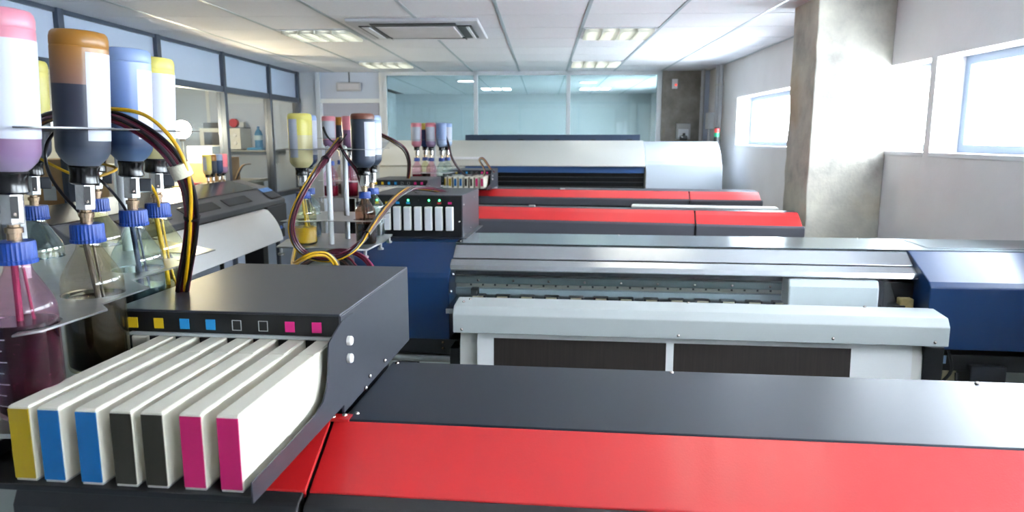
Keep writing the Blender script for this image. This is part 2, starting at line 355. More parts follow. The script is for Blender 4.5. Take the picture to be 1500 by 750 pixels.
# ================================================================== CEILING FIXTURES
def ceiling_light(x, y, label, glow=True):
    t = thing('ceiling_light', label, 'ceiling light', (x+.3, y+.3, ZC))
    h = .288
    MB().box(-h, h, -h, -h+.02, -.006, .01).box(-h, h, h-.02, h, -.006, .01).box(-h, -h+.02, -h+.02, h-.02, -.006, .01).box(h-.02, h, -h+.02, h-.02, -.006, .01).build('frame', M_wframe, t, smooth=0)
    MB().box(-h+.02, h-.02, -h+.02, h-.02, .011, .0119).build('reflector', M_louvre, t, smooth=0)
    for k in range(4):
        xx = -.201+.134*k
        MB().box(xx-.034, xx+.034, -.25, .25, .0085, .0105).build('lamp_tube', M_tubeglow, t, smooth=0)
    for k in range(3):
        xx = -.134+.134*k
        MB().box(xx-.003, xx+.003, -h+.02, h-.02, -.028, .008).build('louvre', M_louvre, t, smooth=0)
    for k in range(9):
        yy = -.23+.0575*k
        MB().box(-h+.02, h-.02, yy-.0015, yy+.0015, -.0275, .008).build('louvre', M_louvre, t, smooth=0)
ceiling_light(-2.107, 5.68, 'square louvred ceiling light left of the air conditioning cassette')
ceiling_light(-2.107, 8.08, 'square louvred ceiling light near the back wall, behind the air conditioning cassette')
ceiling_light(.293, 5.68, 'square louvred ceiling light nearer the camera right of the air conditioning cassette')
ceiling_light(.293, 8.08, 'small looking far ceiling light on the right, close to the glazed back wall')
ceiling_light(-2.107, 3.28, 'louvred ceiling light above the left printer'); ceiling_light(.293, 3.28, 'louvred ceiling light above the blue printer')
ceiling_light(-2.107, .88, 'louvred ceiling light above the near bottle stand'); ceiling_light(.293, .88, 'louvred ceiling light above the near red printer')
# air conditioning cassette
t = thing('ceiling_cassette', 'white square air conditioning cassette in the ceiling with dark slots', 'air conditioner', (-.94, 5.66, ZC))
hh = .475
MB().prism([(-hh, 0), (-hh+.012, -.022), (-hh+.05, -.028), (hh-.05, -.028), (hh-.012, -.022), (hh, 0)], -hh, hh, 'x').build('housing', mat('cassette_white', '#c6c6ca', .5), t, bevel=.006)
MB().box(-.285, .285, -.285, .285, -.038, -.027).build('intake_grille', mat('cassette_grille', '#d9d6d6', .6, var=.07, vscale=6), t, bevel=.008, smooth=0)
for k in range(4):
    m = Matrix.Rotation(k*PI/2, 4, 'Z')
    MB().box(-.31, .31, .305, .415, -.034, -.027).rot(m).build('air_slot', M_black, t, smooth=0)
    if k != 0: continue
    MB().box(-.30, .30, .34, .395, -.038, -.030).rot(Matrix.Rotation(k*PI/2, 4, 'Z')).build('flap', M_paint, t, smooth=0, bevel=.003)
MB().box(-.395, -.34, -.30, .30, -.040, -.0305).build('flap', M_paint, t, smooth=0, bevel=.003)
MB().box(.375, .395, -.30, .30, -.042, -.0325).build('flap', M_paint, t, smooth=0)
# lamps beyond the back glazing
for (x, y, n) in ((-1.139, 10.76, 'left'), (.686, 11.1, 'right')):
    t = thing('round_downlight', 'bright round ceiling lamp behind the glazing, %s of the two' % n, 'ceiling light', (x, y, ZC))
    MB().lathe([(.15, -.012), (.15, 0), (.13, .0)], 24).build('ring', M_wframe, t)
    MB().lathe([(.128, -.016), (.128, -.004)], 24).build('lens', M_round, t)
for (x, y, n) in ((-.807, 12.58, 'left'), (.893, 12.58, 'right')):
    t = thing('louvre_light', 'distant square louvred ceiling lamp behind the glazing, %s of the two' % n, 'ceiling light', (x, y, ZC))
    MB().box(-.3, .3, -.3, .3, -.008, -.001).build('frame', M_wframe, t, smooth=0)
    for k in range(3): MB().box(-.25+.18*k, -.11+.18*k, -.26, .26, -.012, -.008).build('lamp_panel', M_round, t, smooth=0)
# emergency light above the door
t = thing('emergency_light', 'flat grey emergency light box mounted above the grey door', 'emergency light', (-2.515, YB, 2.305))
MB().box(-.16, .16, -.05, 0, -.055, .055).build('housing', mat('emergency_grey', '#a9acb5', .5), t, bevel=.012, smooth=0)
MB().box(-.135, .135, -.056, -.049, -.035, .035).build('lens', mat('frosted_lens', '#b9bac4', .4), t, bevel=.004, smooth=0)
# things on the concrete pier
t = thing('alarm_switch', 'small white switch plate with a red light, high on the dark concrete pier', 'switch', (1.668, YB-.02, 2.33))
MB().box(-.035, .035, -.025, 0, -.06, .06).build('plate', M_paint, t, bevel=.004, smooth=0)
MB().lathe([(.012, 0), (.010, .008)], 12).rot(Matrix.Translation((.012, -.025, -.015)) @ Matrix.Rotation(PI/2, 4, 'X')).build('red_light', mat('red_lamp', '#ff3a22', .4, emit=1.5), t)
t = thing('socket_box', 'white electrical box on the concrete pier just above the white printer', 'electrical box', (1.79, YB-.02, 1.735))
MB().box(-.09, .09, -.05, 0, -.10, .10).build('housing', mat('box_grey', '#a7a8a9', .5), t, bevel=.006, smooth=0)
MB().box(-.065, .065, -.056, -.05, -.075, .03).build('lid', M_wframe, t, smooth=0)
MB().box(-.045, .045, -.09, -.056, -.105, -.055).box(-.01, .02, -.085, -.056, -.055, -.02).build('plug', M_black, t, bevel=.004, smooth=0)
t = thing('junction_box', 'beige junction box on the wall corner right of the signal lamp', 'electrical box', (2.10, 9.02, 1.86))
MB().box(-.08, 0, -.08, .08, -.10, .10).build('housing', M_wframe, t, bevel=.008, smooth=0)
MB().lathe([(.012, -.45), (.012, -.1)], 8, (-.04, 0, 0)).build('conduit', M_wframe, t)

# ================================================================== PRINTERS
def frame_legs(t, xa, xb, y0, y1, z, m=None):
    m = m or M_black
    for x in (xa, xb):
        MB().box(x-.045, x+.045, (y0+y1)/2-.05, (y0+y1)/2+.05, .08, z).build('leg', m, t, bevel=.004, smooth=0)
        MB().box(x-.05, x+.05, y0-.05, y1+.05, .05, .10).build('foot', m, t, bevel=.006, smooth=0)
        for y in (y0, y1):
            MB().lathe([(.028, 0), (.03, .02), (.024, .05)], 12, (x, y, 0)).build('caster', M_rub, t)
    MB().box(xa, xb, (y0+y1)/2-.025, (y0+y1)/2+.025, .30, .38).build('crossbar', m, t, bevel=.004, smooth=0)
def screw(t, p, d='z', r=.0042, m=None):
    b = MB().ball((0, 0, 0), r, 10, 6, .7)
    mt = {'z': Matrix(), 'x': Matrix.Rotation(PI/2, 4, 'Y'), 'y': Matrix.Rotation(PI/2, 4, 'X')}[d]
    b.rot(mt).build('screw', m or M_screw, t, loc=p)

# --- printer 1, nearest: slate lid and red sloping cover
O1 = (-.386, 1.042)
t = thing('wide_format_printer', 'nearest wide printer with slate lid and bright red sloping front cover', 'printer', W(*O1, 0), ANG)
XE = 1.95; XS = -.012; XB0 = -.44
MB().box(XS+.012, XE, 0, .300, 1.199, 1.215).build('lid', M_slate, t, bevel=.0025, smooth=0)
MB().box(XB0, XS+.004, 0, .300, 1.197, 1.213).build('lid', M_slate, t, bevel=.0025, smooth=0)
pr = [(-.001, 1.2135), (-.112, 1.150), (-.112, 1.138), (-.001, 1.1985)]
MB().prism(pr, XS-.001, XE).build('front_cover', M_red, t, bevel=.002, smooth=0)
MB().prism(pr, XB0, XS-.006).build('front_cover', M_red, t, bevel=.002, smooth=0)
MB().prism([(-.001, 1.2095), (-.110, 1.147), (-.110, 1.138), (-.001, 1.1985)], XS-.006, XS-.001).build('seam_shade', M_black, t, smooth=0)  # black filler in the cover gap, standing in for the shade there
pf = [(-.113, 1.149), (-.135, 1.140), (-.145, 1.12), (-.145, .98), (-.11, .98), (-.11, 1.13)]
MB().prism(pf, XS-.001, XE).build('front_panel', M_dgrey if 0 else mat('near_black_front', '#2b2a2b', .4, bump=.1, bscale=400), t, bevel=.003, smooth=0)
MB().prism(pf, XB0-.02, XS-.008).build('front_panel', MATS['near_black_front'], t, bevel=.003, smooth=0)
MB().prism([(.295, 1.196), (-.001, 1.196), (-.105, 1.135), (-.105, .78), (.295, .78)], XB0+.01, XE-.01).build('body', M_black, t, smooth=0)
MB().box(XS-.014, XS+.024, -.004, .018, 1.2125, 1.217).build('hinge_plate', M_red, t, smooth=0)
for p in ((XS-.004, .004, 1.217), (XS+.012, .013, 1.217)): screw(t, p, r=.0045)
for p in ((.012, .287, 1.216), (.017, .024, 1.216), (.55, .287, 1.216), (1.1, .287, 1.216)): screw(t, p)
frame_legs(t, -.25, 1.75, -.05, .25, .78)

# --- ink boxes with cartridge slots
def ink_box(loc, label, kind, s=1., rz=ANG):
    t = thing('cartridge_box', label, 'ink box', loc, rz)
    h = .191*s; d = .42*s; H = .170*s; th = .004
    if kind == 'tray':
        MB().box(-h, h, -.004, d, H-th, H).build('top_panel', M_box, t, bevel=.0019, smooth=0)
        MB().box(h-th, h, 0, d, .006, H-th).build('side_panel', M_box, t, bevel=.001, smooth=0)
        MB().box(-h, -h+th, 0, d, .006, H-th).build('side_panel', M_box, t, bevel=.001, smooth=0)
        MB().box(-h+th, h-th, .05*s, d, .008, H-th).build('inner_body', M_black, t, smooth=0)
        fs = MB().box(-h+.002, h-.002, -.003, .006, H-.044*s, H-th).build('label_strip', M_black, t, smooth=0)
        MB().box(-h+.030*s, h-.012*s, -.010, -.003, H-.0415*s, H-.037*s).build('rail', M_lgrey, t, smooth=0)
        for k in range(8):
            x = (-.1655+.0443*k)*s
            if k in (4, 5):
                o_ = MB()
                for a in ((0, .0155, 0, .0009), (0, .0155, .0161, .017), (0, .0009, 0, .017), (.0146, .0155, 0, .017)): o_.box(x+a[0]*s, x+a[1]*s, -.0045, -.0032, H-.031*s+a[2]*s, H-.031*s+a[3]*s)
                o_.build('black_marker', M_outline, fs, smooth=0)
            else:
                MB().box(x, x+.0158*s, -.0045, -.0032, H-.031*s, H-.014*s).build('colour_marker', (M_sqy, M_sqy, M_sqc, M_sqc, 0, 0, M_sqm, M_sqm)[k], fs, smooth=0)
        for k in range(9):
            x = (-.178+.0443*k)*s
            MB().box(x, x+.0150*s, -.004, .05*s, .060*s, H-.0445*s).build('slot_divider', M_black, t, smooth=0)
        MB().box(-h, h, -.320*s, .06, .022*s, .030*s).build('tray', mat('tray_black', '#1b1c1f', .35), t, bevel=.001, smooth=0)
        prof = [(.055, .022), (-.320, .022), (-.320, .048), (-.18, .050), (-.12, .053), (-.092, .060), (-.076, .075), (-.067, .100), (-.063, .130), (-.060, .140), (-.002, .158), (.055, .158)]
        for x, pp in ((h+.0002, prof), (-h-.0022, prof[:5]+[(.05, .055)])):
            MB().prism([(a*s, b*s) for a, b in pp], x, x+.0022).build('tray_side', M_box, t, smooth=0)
        for (y, z) in ((.020, .121), (.018, .092)):
            MB().lathe([(.0001, .008), (.0065, .008), (.0078, .006), (.0078, .0005), (.006, 0)], 16).rot(Matrix.Translation((h+.0026, y*s, z*s)) @ Matrix.Rotation(PI/2, 4, 'Y') @ Matrix.Scale(s, 4)).build('white_knob', M_white, t)
        for p in ((h+.0024, .224*s, .022*s), (h+.0024, .130*s, .023*s), (h+.0024, .105*s, .010*s)): screw(t, p, 'x', .004*s)
        MB().box(-h+.02, h-.02, .0, d-.03, 0, .008).build('foot_plate', M_black, t, smooth=0)
    else:
        MB().box(-h, h, .004, d, .0, H).build('housing', M_box, t, bevel=.0015, smooth=0)
        MB().box(-h+.003, h-.003, 0, .0045, .003, H-.003).build('front_panel', M_black, t, bevel=.001, smooth=0)
        for k in range(8):
            x = (-.165+.0425*k)*s
            if k not in (4,):
                MB().box(x, x+.0155*s, -.0012, .0005, H-.036*s, H-.027*s).build('colour_marker', (M_sqy, M_sqy, M_sqc, M_sqc, 0, M_green if 0 else mat('dim_marker', '#1d3a24', .5), mat('red_marker', '#b3202c', .5), M_sqm)[k], t, smooth=0)
            MB().ball((x+.0085*s, -.001, H-.021*s), .0042 if k in (0, 3, 5, 6) else .0022, 10, 6).build('status_light', M_green if k in (0, 3, 5, 6) else mat('dark_led', '#33363a', .4), t)
        screw(t, (.178*s, -.001, .065*s), 'y', .005)
        for p in ((h, .05, .01), (h, .03, .13*s), (h, .2, .02), (h, .33, .14*s)): screw(t, p, 'x', .004)
        MB().box(-h-.004, h+.02, -.012, d, -.004, .0).build('base_flange', M_box, t, smooth=0)
    return t
def flip_u(u, v, z): return W(u, v, z)
cart_grp = 'white cartridges in the near tray'
def cartridge(loc, label, lab, group, L=.33, rz=ANG, s=1., detail=True):
    t = thing('ink_cartridge', label, 'ink cartridge', loc, rz, group)
    w2 = .014*s; H = .096*s; L *= s
    MB().box(-w2, w2, 0, L, .0025*s, H).build('body', M_cart, t, bevel=.0022*s, seg=2, smooth=0)
    if lab: MB().box(-w2+.0010*s, w2-.0010*s, -.0012, .0004, .0045*s, H-.0030*s).build('colour_label', lab, t, smooth=0)
    if detail:
        MB().box(-w2, w2-.002, .002, L, 0, .0028*s).build('bottom_rail', mat('rail_grey', '#b9b8b3', .5), t, smooth=0)
        MB().box(-w2*.93, w2*.86, L*.66, L*.985, H-.001, H+.0009*s).build('top_ridge', M_cart, t, bevel=.001, smooth=0)
        MB().box(-w2*.90, w2*.80, L*.01, L*.645, H-.001, H+.0004*s).build('top_cover', M_cart, t, bevel=.0003, smooth=0)
    return t
ink_box(W(-.577, 1.055, 1.215), 'large charcoal ink box with eight colour markers on the near red printer', 'tray')
cl = [('leftmost long white cartridge of the near tray, yellow end label', M_yel), ('white cartridge with blue end label beside the yellow one in the near tray', M_cya),
      ('white cartridge with blue end label beside the first dark one in the near tray', M_cya), ('white cartridge with dark end label next to a blue one in the near tray', M_kla),
      ('white cartridge with dark end label next to a pink one in the near tray', M_kla), ('white cartridge with pink end label next to a dark one in the near tray', M_mag),
      ('rightmost long white cartridge of the near tray, pink end label and full white side', M_mag)]
cu = [-.677, -.638, -.589, -.545, -.506, -.458, -.412]
for k, (lb, m_) in enumerate(cl):
    cartridge(W(cu[k], .742+random.uniform(-.001, .001), 1.2455), lb, m_, cart_grp, L=.352)
cartridge(W(-.722, 1.045, 1.2455), 'short white cartridge pushed back at the left end of the near tray', None, cart_grp, L=.052)

# --- printer 2: blue end housings, metal lid, clear cover, pale media bar
O2 = (-.56, 2.97)
t = thing('wide_format_printer', 'wide printer with dark blue end housings, clear cover and pale grey bar', 'printer', W(*O2, 0), ANG)
def Q2(prof): return [(v-O2[1], z) for v, z in prof]
hp = Q2([(3.48, 1.213), (2.985, 1.213), (2.81, 1.112), (2.795, 1.095), (2.795, .835), (3.48, .835)])
MB().prism(hp, -.44, 0).build('end_housing', M_blue, t, bevel=.004, smooth=0)
MB().prism(Q2([(3.275, 1.213), (2.95, 1.213), (2.752, 1.128), (2.735, 1.110), (2.735, .872), (3.275, .872)]), 1.83, 2.48).build('end_housing', M_blue, t, bevel=.004, smooth=0)
MB().box(-.001, 2.46, -.015, .31, 1.2135, 1.2175).build('lid', M_topplate, t, bevel=.001, smooth=0)
MB().box(1.93, 2.36, .03, .26, 1.2175, 1.2195).build('lid_panel', M_topplate, t, bevel=.0008, smooth=0)
MB().prism(Q2([(2.962, 1.2135), (2.885, 1.166), (2.885, 1.160), (2.962, 1.205)]), .001, 1.828).build('front_slat', M_alu, t, bevel=.0015, smooth=0)
MB().prism(Q2([(2.878, 1.160), (2.842, 1.142), (2.836, 1.120), (2.841, 1.118), (2.848, 1.136), (2.878, 1.153)]), -.004, 1.838).build('front_slat', M_alu, t, bevel=.0015, smooth=0)
MB().prism(Q2([(2.888, 1.160), (2.875, 1.152), (2.875, 1.145), (2.888, 1.153)]), .001, 1.828).build('slat_gap', M_black, t, smooth=0)
MB().prism(Q2([(2.840, 1.122), (2.748, 1.028), (2.745, 1.030), (2.837, 1.124)]), .004, 1.722).build('clear_cover', M_cover, t, smooth=0)
for p in ((.012, -.205, 1.045), (.012, -.150, 1.105)): screw(t, p, 'y', .007, M_alu)
# inside under the cover
MB().box(0, 1.83, .0, .30, .90, 1.205).build('rear_wall', mat('inner_grey', '#8e979a', .5), t, smooth=0)
MB().box(.0, 1.83, -.035, 0, 1.083, 1.115).build('guide_rail', mat('inner_dark', '#26323c', .3, .4), t, bevel=.003, smooth=0)
MB().box(.0, 1.83, -.045, 0, 1.047, 1.078).build('carriage_rail', mat('inner_teal', '#6f8083', .3, .5), t, bevel=.004, smooth=0)
st = MB().box(.0, 1.83, -.012, 0, 1.024, 1.046).build('hole_strip', mat('inner_beige', '#a9a79c', .5), t, smooth=0)
for k in range(34): MB().box(.06+.052*k, .068+.052*k, -.0135, -.012, 1.032, 1.040).build('hole', M_black, st, smooth=0)
for k in range(12): screw(t, (.10+.15*k, -.047, 1.062), 'y', .0055)
MB().box(.0, 1.83, -.03, 0, .998, 1.022).build('lower_rail', mat('inner_paleblue', '#a9b9c2', .4), t, smooth=0)
MB().box(.0, 1.83, -.25, .0, .965, .985).build('platen', M_alu, t, smooth=0)
for k in range(17):
    x = .105+.1027*k
    if x > 1.78: break
    r_ = MB().box(x-.031, x+.031, -.085, -.045, .984, 1.006).build('pinch_roller', M_black, t, bevel=.003, smooth=0)
    MB().lathe([(.007, -.022), (.007, .022)], 10).rot(Matrix.Translation((x, -.087, .997)) @ Matrix.Rotation(PI/2, 4, 'Y')).build('roller_bar', mat('roller_beige', '#b9ad90', .5), r_)
MB().box(.075, .105, -.09, -.05, .985, 1.035).build('media_clip', M_black, t, bevel=.003, smooth=0)
MB().prism([(-.150, .988), (-.150, 1.085), (-.135, 1.112), (-.046, 1.112), (-.046, .988)], 1.345, 1.685).build('print_carriage', mat('carriage_white', '#f2f3f5', .4), t, bevel=.008, smooth=0)
MB().box(1.70, 1.83, -.05, -.048, .97, 1.16).box(1.72, 1.83, -.10, -.02, .97, 1.10).box(1.735, 1.78, -.16, -.10, .97, 1.02).build('cap_station', M_black, t, bevel=.004, smooth=0)
MB().box(1.765, 1.815, -.15, -.11, 1.0, 1.045).build('wiper_block', mat('stained_yellow', '#b5a36a', .6, var=.3, vscale=40), t, bevel=.004, smooth=0)
# media bar in front
bp = Q2([(2.742, 1.030), (2.622, 1.022), (2.600, .992), (2.600, .921), (2.612, .921), (2.742, .95)])
MB().prism(bp, .052, 1.848).build('media_bar', M_lgrey, t, bevel=.003, smooth=0)
for p, d in (((.085, -.371, .935), 'y'), ((.9, -.371, .935), 'y'), ((1.45, -.371, .94), 'y'), ((1.80, -.371, .937), 'y'), ((.082, -.30, 1.027), 'z'), ((.102, -.26, 1.029), 'z'), ((.95, -.24, 1.031), 'z'), ((1.6, -.24, 1.031), 'z')): screw(t, p, d, .006)
# heater apron behind the paper, stand
MB().prism(Q2([(2.78, .955), (2.71, .93), (2.68, .86), (2.67, .70), (2.68, .70), (2.69, .86), (2.72, .925), (2.78, .948)]), .065, 1.80).build('apron', M_white, t, smooth=0)
MB().box(-.44, 2.46, -.17, .49, .77, .835).build('lower_beam', M_black, t, bevel=.004, smooth=0)
MB().box(.02, .06, -.28, -.17, .62, .83).build('bracket', M_black, t, bevel=.003, smooth=0)
MB().box(1.80, 1.87, -.30, -.1, .55, .90).build('bracket', M_black, t, bevel=.003, smooth=0)
MB().lathe([(.022, 0), (.022, .5)], 14).rot(Matrix.Translation((-.42, -.12, .742)) @ Matrix.Rotation(PI/2, 4, 'Y')).build('media_shaft', M_steel, t)
for z in (.80, .825): screw(t, (-.03, -.172, z-.003), 'y', .006, M_brass)
MB().box(2.02, 2.15, -.20, -.05, .60, .80).build('motor_box', M_blk, t, bevel=.005, smooth=0)
MB().box(1.95, 2.0, -.14, -.10, .71, .77).build('connector', mat('connector_beige', '#c2b690', .5), t, bevel=.004, smooth=0)
MB().box(1.87, 1.94, -.176, -.1735, .80, .832).build('warning_sticker', mat('pale_blue_sticker', '#a9c3e4', .5), t, smooth=0)
for pts in ([(1.94, -.18, .86), (1.95, -.20, .78), (1.90, -.20, .71), (1.86, -.18, .62)], [(1.99, -.16, .76), (1.98, -.18, .70), (1.94, -.18, .63)], [(2.14, -.14, .74), (2.20, -.16, .68), (2.26, -.15, .60)], [(2.25, -.14, .78), (2.29, -.16, .70), (2.33, -.15, .60)]):
    MB().tube(spline(pts, 5), .006, 6).build('cable', M_black, t)
frame_legs(t, .03, 2.0, -.02, .38, .80)
for (x, y) in ((.15, .297), (.7, .297), (1.3, .297), (1.75, .297), (.015, .02), (.02, .28)): screw(t, (x, y, 1.218), r=.004)
# printed banner hanging from printer 2
bn = MB().prism(Q2([(2.735, .968), (2.690, .955), (2.665, .93), (2.650, .88), (2.640, .70), (2.62, .45), (2.621, .45), (2.641, .70), (2.651, .88), (2.666, .929), (2.691, .954), (2.735, .967)]), .138, 1.75).build('printed_banner', M_paper, None, smooth=40)
bn.location = W(*O2, 0); bn.rotation_euler = (0, 0, ANG)
tag(bn, 'white paper web with two dark brown printed panels hanging below the pale bar', 'banner')
for x0, x1 in ((.203, .863), (.891, 1.535)):
    pn = MB().prism(Q2([(2.6505, .89), (2.6397, .70), (2.6197, .45), (2.6202, .45), (2.6402, .70), (2.651, .89)]), x0, x1).build('printed_panel', M_print, bn, smooth=40)
b2 = ink_box(W(-.764, 3.082, 1.2195), 'black ink box with green lights and eight flush white cartridges on the blue printer', 'flush', 1.11)
nm = ['leftmost', 'second', 'third', 'fourth', 'fifth', 'sixth', 'seventh', 'rightmost']
for k in range(8):
    lb = '%s white cartridge end in the black box with green lights, counted from the left' % nm[k]
    tt = thing('ink_cartridge', lb, 'ink cartridge', W(-.764+(-.157+.0425*k)*1.11, 3.058, 1.253), ANG, 'white cartridges in the blue printer box')
    MB().box(-.0165, .0165, 0, .0238, 0, .105).build('body', M_white, tt, bevel=.003, smooth=0)
    MB().box(-.0135, .0135, -.0012, .001, .004, .100).build('end_face', M_paint, tt, bevel=.001, smooth=0)

# --- printers 3 and 4: red and dark grey
def red_printer(uc, vc, rz, xa, xb, xbreak, label, red, zf, yf, zb, rear=None, dp=.30):
    t = thing('wide_format_printer', label, 'printer', W(uc, vc, 0), rz)
    m = M_red2
    pr = [(0, 1.213), (-yf*.35, 1.195), (-yf, zf), (-yf, zf-.012), (0, 1.198)]
    pd = [(-yf, zf), (-yf-.012, zf-.012), (-yf-.016, zb), (-yf+.05, zb), (-yf+.05, zf-.01)]
    for a, b, dy in ((xa, xbreak-.004, 0), (xbreak+.004, xb, -.012)):
        MB().prism([(y+dy*(y < 0), z) for y, z in pr], a, b).build('front_cover', m, t, bevel=.004, smooth=0)
        MB().prism([(y+dy, z) for y, z in pd], a, b+(.012 if dy else 0)).build('front_panel', M_dgrey, t, bevel=.004, smooth=0)
    MB().prism([(dp, 1.197), (0, 1.197), (-yf+.01, zf-.014), (-yf+.01, .75), (dp, .75)], xa, xb-.005).build('body', M_black, t, smooth=0)
    MB().box(xa, xb, .002, dp, 1.196, 1.212).build('lid', M_slate, t, bevel=.003, smooth=0)
    MB().box(xb-.001, xb+.010, -yf-.02, dp, .80, zf-.004).build('end_cap', M_dgrey, t, bevel=.004, smooth=0)
    if rear:
        MB().box(rear[0], rear[1], .25, .36, 1.200, 1.214).build('rear_tray', M_white, t, bevel=.006, smooth=0)
    for x in (xa+.5, xa+1.1): MB().box(x, x+.04, .005, .03, 1.212, 1.226).build('hinge', M_lgrey, t, bevel=.003, smooth=0)
    frame_legs(t, xa+.2, xb-.3, -.05, .28, .75)
    return t
red_printer(.26, 4.53, ANG+R(-5.7), -1.75, 1.0, .398, 'red and dark grey wide printer directly behind the blue printer', M_red2, 1.152, .175, 1.065, (.0, .93), .12)
red_printer(.30, 6.15, ANG+R(-4.6), -1.65, 1.10, .54, 'farther red and grey wide printer, in front of the tall white printer', M_red2, 1.160, .16, 1.095)
ink_box(W(-1.245, 4.60, 1.2135), 'small looking ink box with colour markers behind the black box with green lights', 'tray')
ink_box(W(-1.02, 6.06, 1.2135), 'farthest ink box, with eight coloured cartridge labels in front of the white printer', 'tray')
nm8 = [('leftmost yellow', M_yel), ('second yellow', M_yel), ('first blue', M_cya), ('second blue', M_cya), ('first dark', M_kla), ('second dark', M_kla), ('left pink', M_mag), ('rightmost pink', M_mag)]
for k in range(8):
    tt = cartridge(W(-1.02+(-.158+.0443*k), 5.76, 1.244), '%s labelled white cartridge in the farthest ink box' % nm8[k][0], None, 'cartridges in the farthest ink box', .34, detail=False)
    MB().box(-.009, .009, -.0012, .0004, .022, .082).build('colour_label', nm8[k][1], tt, smooth=0)
    tt = cartridge(W(-1.245+(-.158+.0443*k), 4.32, 1.244), '%s cartridge, white and partly hidden, in the ink box behind the green lights' % ['first', 'second', 'third', 'fourth', 'fifth', 'sixth', 'seventh', 'last'][k], None, 'cartridges in the middle ink box', .32, detail=False)
    MB().box(-.009, .009, -.0012, .0004, .03, .075).build('colour_label', nm8[k][1] if k == 2 else M_cart, tt, smooth=0)

# --- printer 5: tall white curved printer at the back
O5 = (0, 7.5)
t = thing('wide_format_printer', 'tall white curved printer at the back with blue stripe', 'printer', W(*O5, 0), ANG+R(-.6))
def arc(p0, p1, bulge, n=8):
    (y0, z0), (y1, z1) = p0, p1; out = []
    for i in range(n+1):
        s_ = i/n; k = 4*bulge*s_*(1-s_); dx, dz = y1-y0, z1-z0; l = math.hypot(dx, dz)
        out.append((y0+dx*s_-dz/l*k, z0+dz*s_+dx/l*k))
    return out
cov = [(.75, 1.625), (.40, 1.625)]+arc((.36, 1.60), (-.02, 1.372), -.035)+[(-.02, 1.36), (.05, 1.36), (.40, 1.58), (.75, 1.60)]
M_wp = mat('white_printer', '#c3c4bf', .38, coat=.2); M_wpb = mat('white_printer_cool', '#b4bdc7', .4)
MB().prism(cov, -2.25, .575).build('top_cover', M_wp, t, bevel=.004)
hs = [(.75, 1.615), (.40, 1.615), (.36, 1.60)]+arc((.33, 1.585), (.09, 1.405), -.03)+[(.06, 1.395), (.03, 1.385), (0, 1.18), (0, .80), (.75, .80)]
MB().prism(hs, .58, 1.36).build('end_housing', M_wpb, t, bevel=.012)
MB().prism([(y, z) for y, z in hs], -2.55, -2.255).build('end_housing', M_wpb, t, bevel=.012)
MB().box(-2.25, .575, .06, .75, 1.29, 1.362).build('blue_band', mat('blue_band', '#3f68a6', .35), t, bevel=.004, smooth=0)
MB().box(-2.25, .575, .13, .70, 1.0, 1.29).build('print_slot', M_black, t, smooth=0)
for k in range(3): MB().box(-2.25, .575, .09-.0*k, .13, 1.13+.05*k, 1.145+.05*k).build('guide_bar', mat('guide_dark', '#33363b', .3, .5), t, smooth=0)
MB().box(-2.25, .575, -.02, .75, .80, 1.11).build('platen_body', M_dgrey, t, bevel=.004, smooth=0)
for k in range(24): MB().box(-1.42+.083*k, -1.37+.083*k, .03, .06, 1.11, 1.125).build('pinch_roller', M_black, t, smooth=0)
MB().prism([(.02, 1.36), (-.01, 1.345), (.0, .85), (.10, .85), (.10, 1.36)], -2.25, -1.32).build('front_panel', M_wp, t, bevel=.004)
up = MB().box(-1.40, .545, .50, .53, 1.625, 1.69).build('rear_panel', mat('navy_panel', '#2b3a50', .4), t, bevel=.003, smooth=0)
for k in range(5): MB().box(-1.2+.4*k, -1.14+.4*k, .49, .50, 1.625, 1.64).build('clip', M_black, t, smooth=0)
MB().box(-1.75, -1.15, -.0, .03, 1.43, 1.455).build('cover_handle', M_paint, t, bevel=.004, smooth=0)
frame_legs(t, -2.2, 1.1, .1, .6, .80)
t = thing('signal_lamp', 'small stacked signal lamp, red over green, standing on the white printer', 'signal lamp', W(1.40, 8.18, 1.615), 0)
MB().lathe([(.03, 0), (.03, .05)], 14).build('base', M_black, t)
MB().lathe([(.03, .052), (.03, .095)], 14).build('green_lens', mat('green_lens', '#0f8f66', .3, emit=.15), t)
MB().lathe([(.03, .097), (.03, .14)], 14).build('red_lens', mat('red_lens', '#c23a3a', .3, emit=.15), t)
MB().lathe([(.028, .142), (.022, .155)], 14).build('cap', M_black, t)

# --- printer 6 along the left wall
t = thing('wide_format_printer', 'grey printer along the left partition with white paper coming out', 'printer', (-2.5, 0, 0), 0)
M_p6 = mat('graphite_cover', '#62646a', .35, .3, var=.05, vscale=4); M_p6d = mat('graphite_dark', '#3f4145', .22, .5)
ya, yb = 3.72, 6.80
MB().prism([(0, 1.075), (0, 1.035), (-.45, 1.03), (-.45, 1.245), (-.42, 1.255), (-.155, 1.182), (-.15, 1.176)], ya, yb, 'y').build('top_cover', M_p6, t, bevel=.006, smooth=0)
MB().prism([(-.44, 1.254), (-.43, 1.262), (-.16, 1.190), (-.165, 1.182)], ya, yb-.25, 'y').build('rear_cover', M_p6d, t, bevel=.003, smooth=0)
for a, b in ((4.2, 4.75), (4.95, 5.5), (5.65, 6.12)):
    MB().prism([(-.040, 1.1045), (-.115, 1.1550), (-.113, 1.1590), (-.038, 1.1085)], a, b, 'y').build('cover_window', M_p6d, t, bevel=.002, smooth=0)
MB().prism([(-.02, 1.095), (-.10, 1.148), (-.098, 1.153), (-.018, 1.100)], 6.5, 6.76, 'y').build('control_panel', M_p6d, t, smooth=0)
MB().prism([(-.08, 1.1345), (-.15, 1.181), (-.148, 1.186), (-.078, 1.1395)], 6.52, 6.76, 'y').build('blue_sticker', mat('blue_sticker', '#5b86c0', .5, var=.5, vscale=60), t, smooth=0)
MB().box(-.45, -.02, ya+.02, yb-.03, .78, 1.035).build('body', M_black, t, smooth=0)
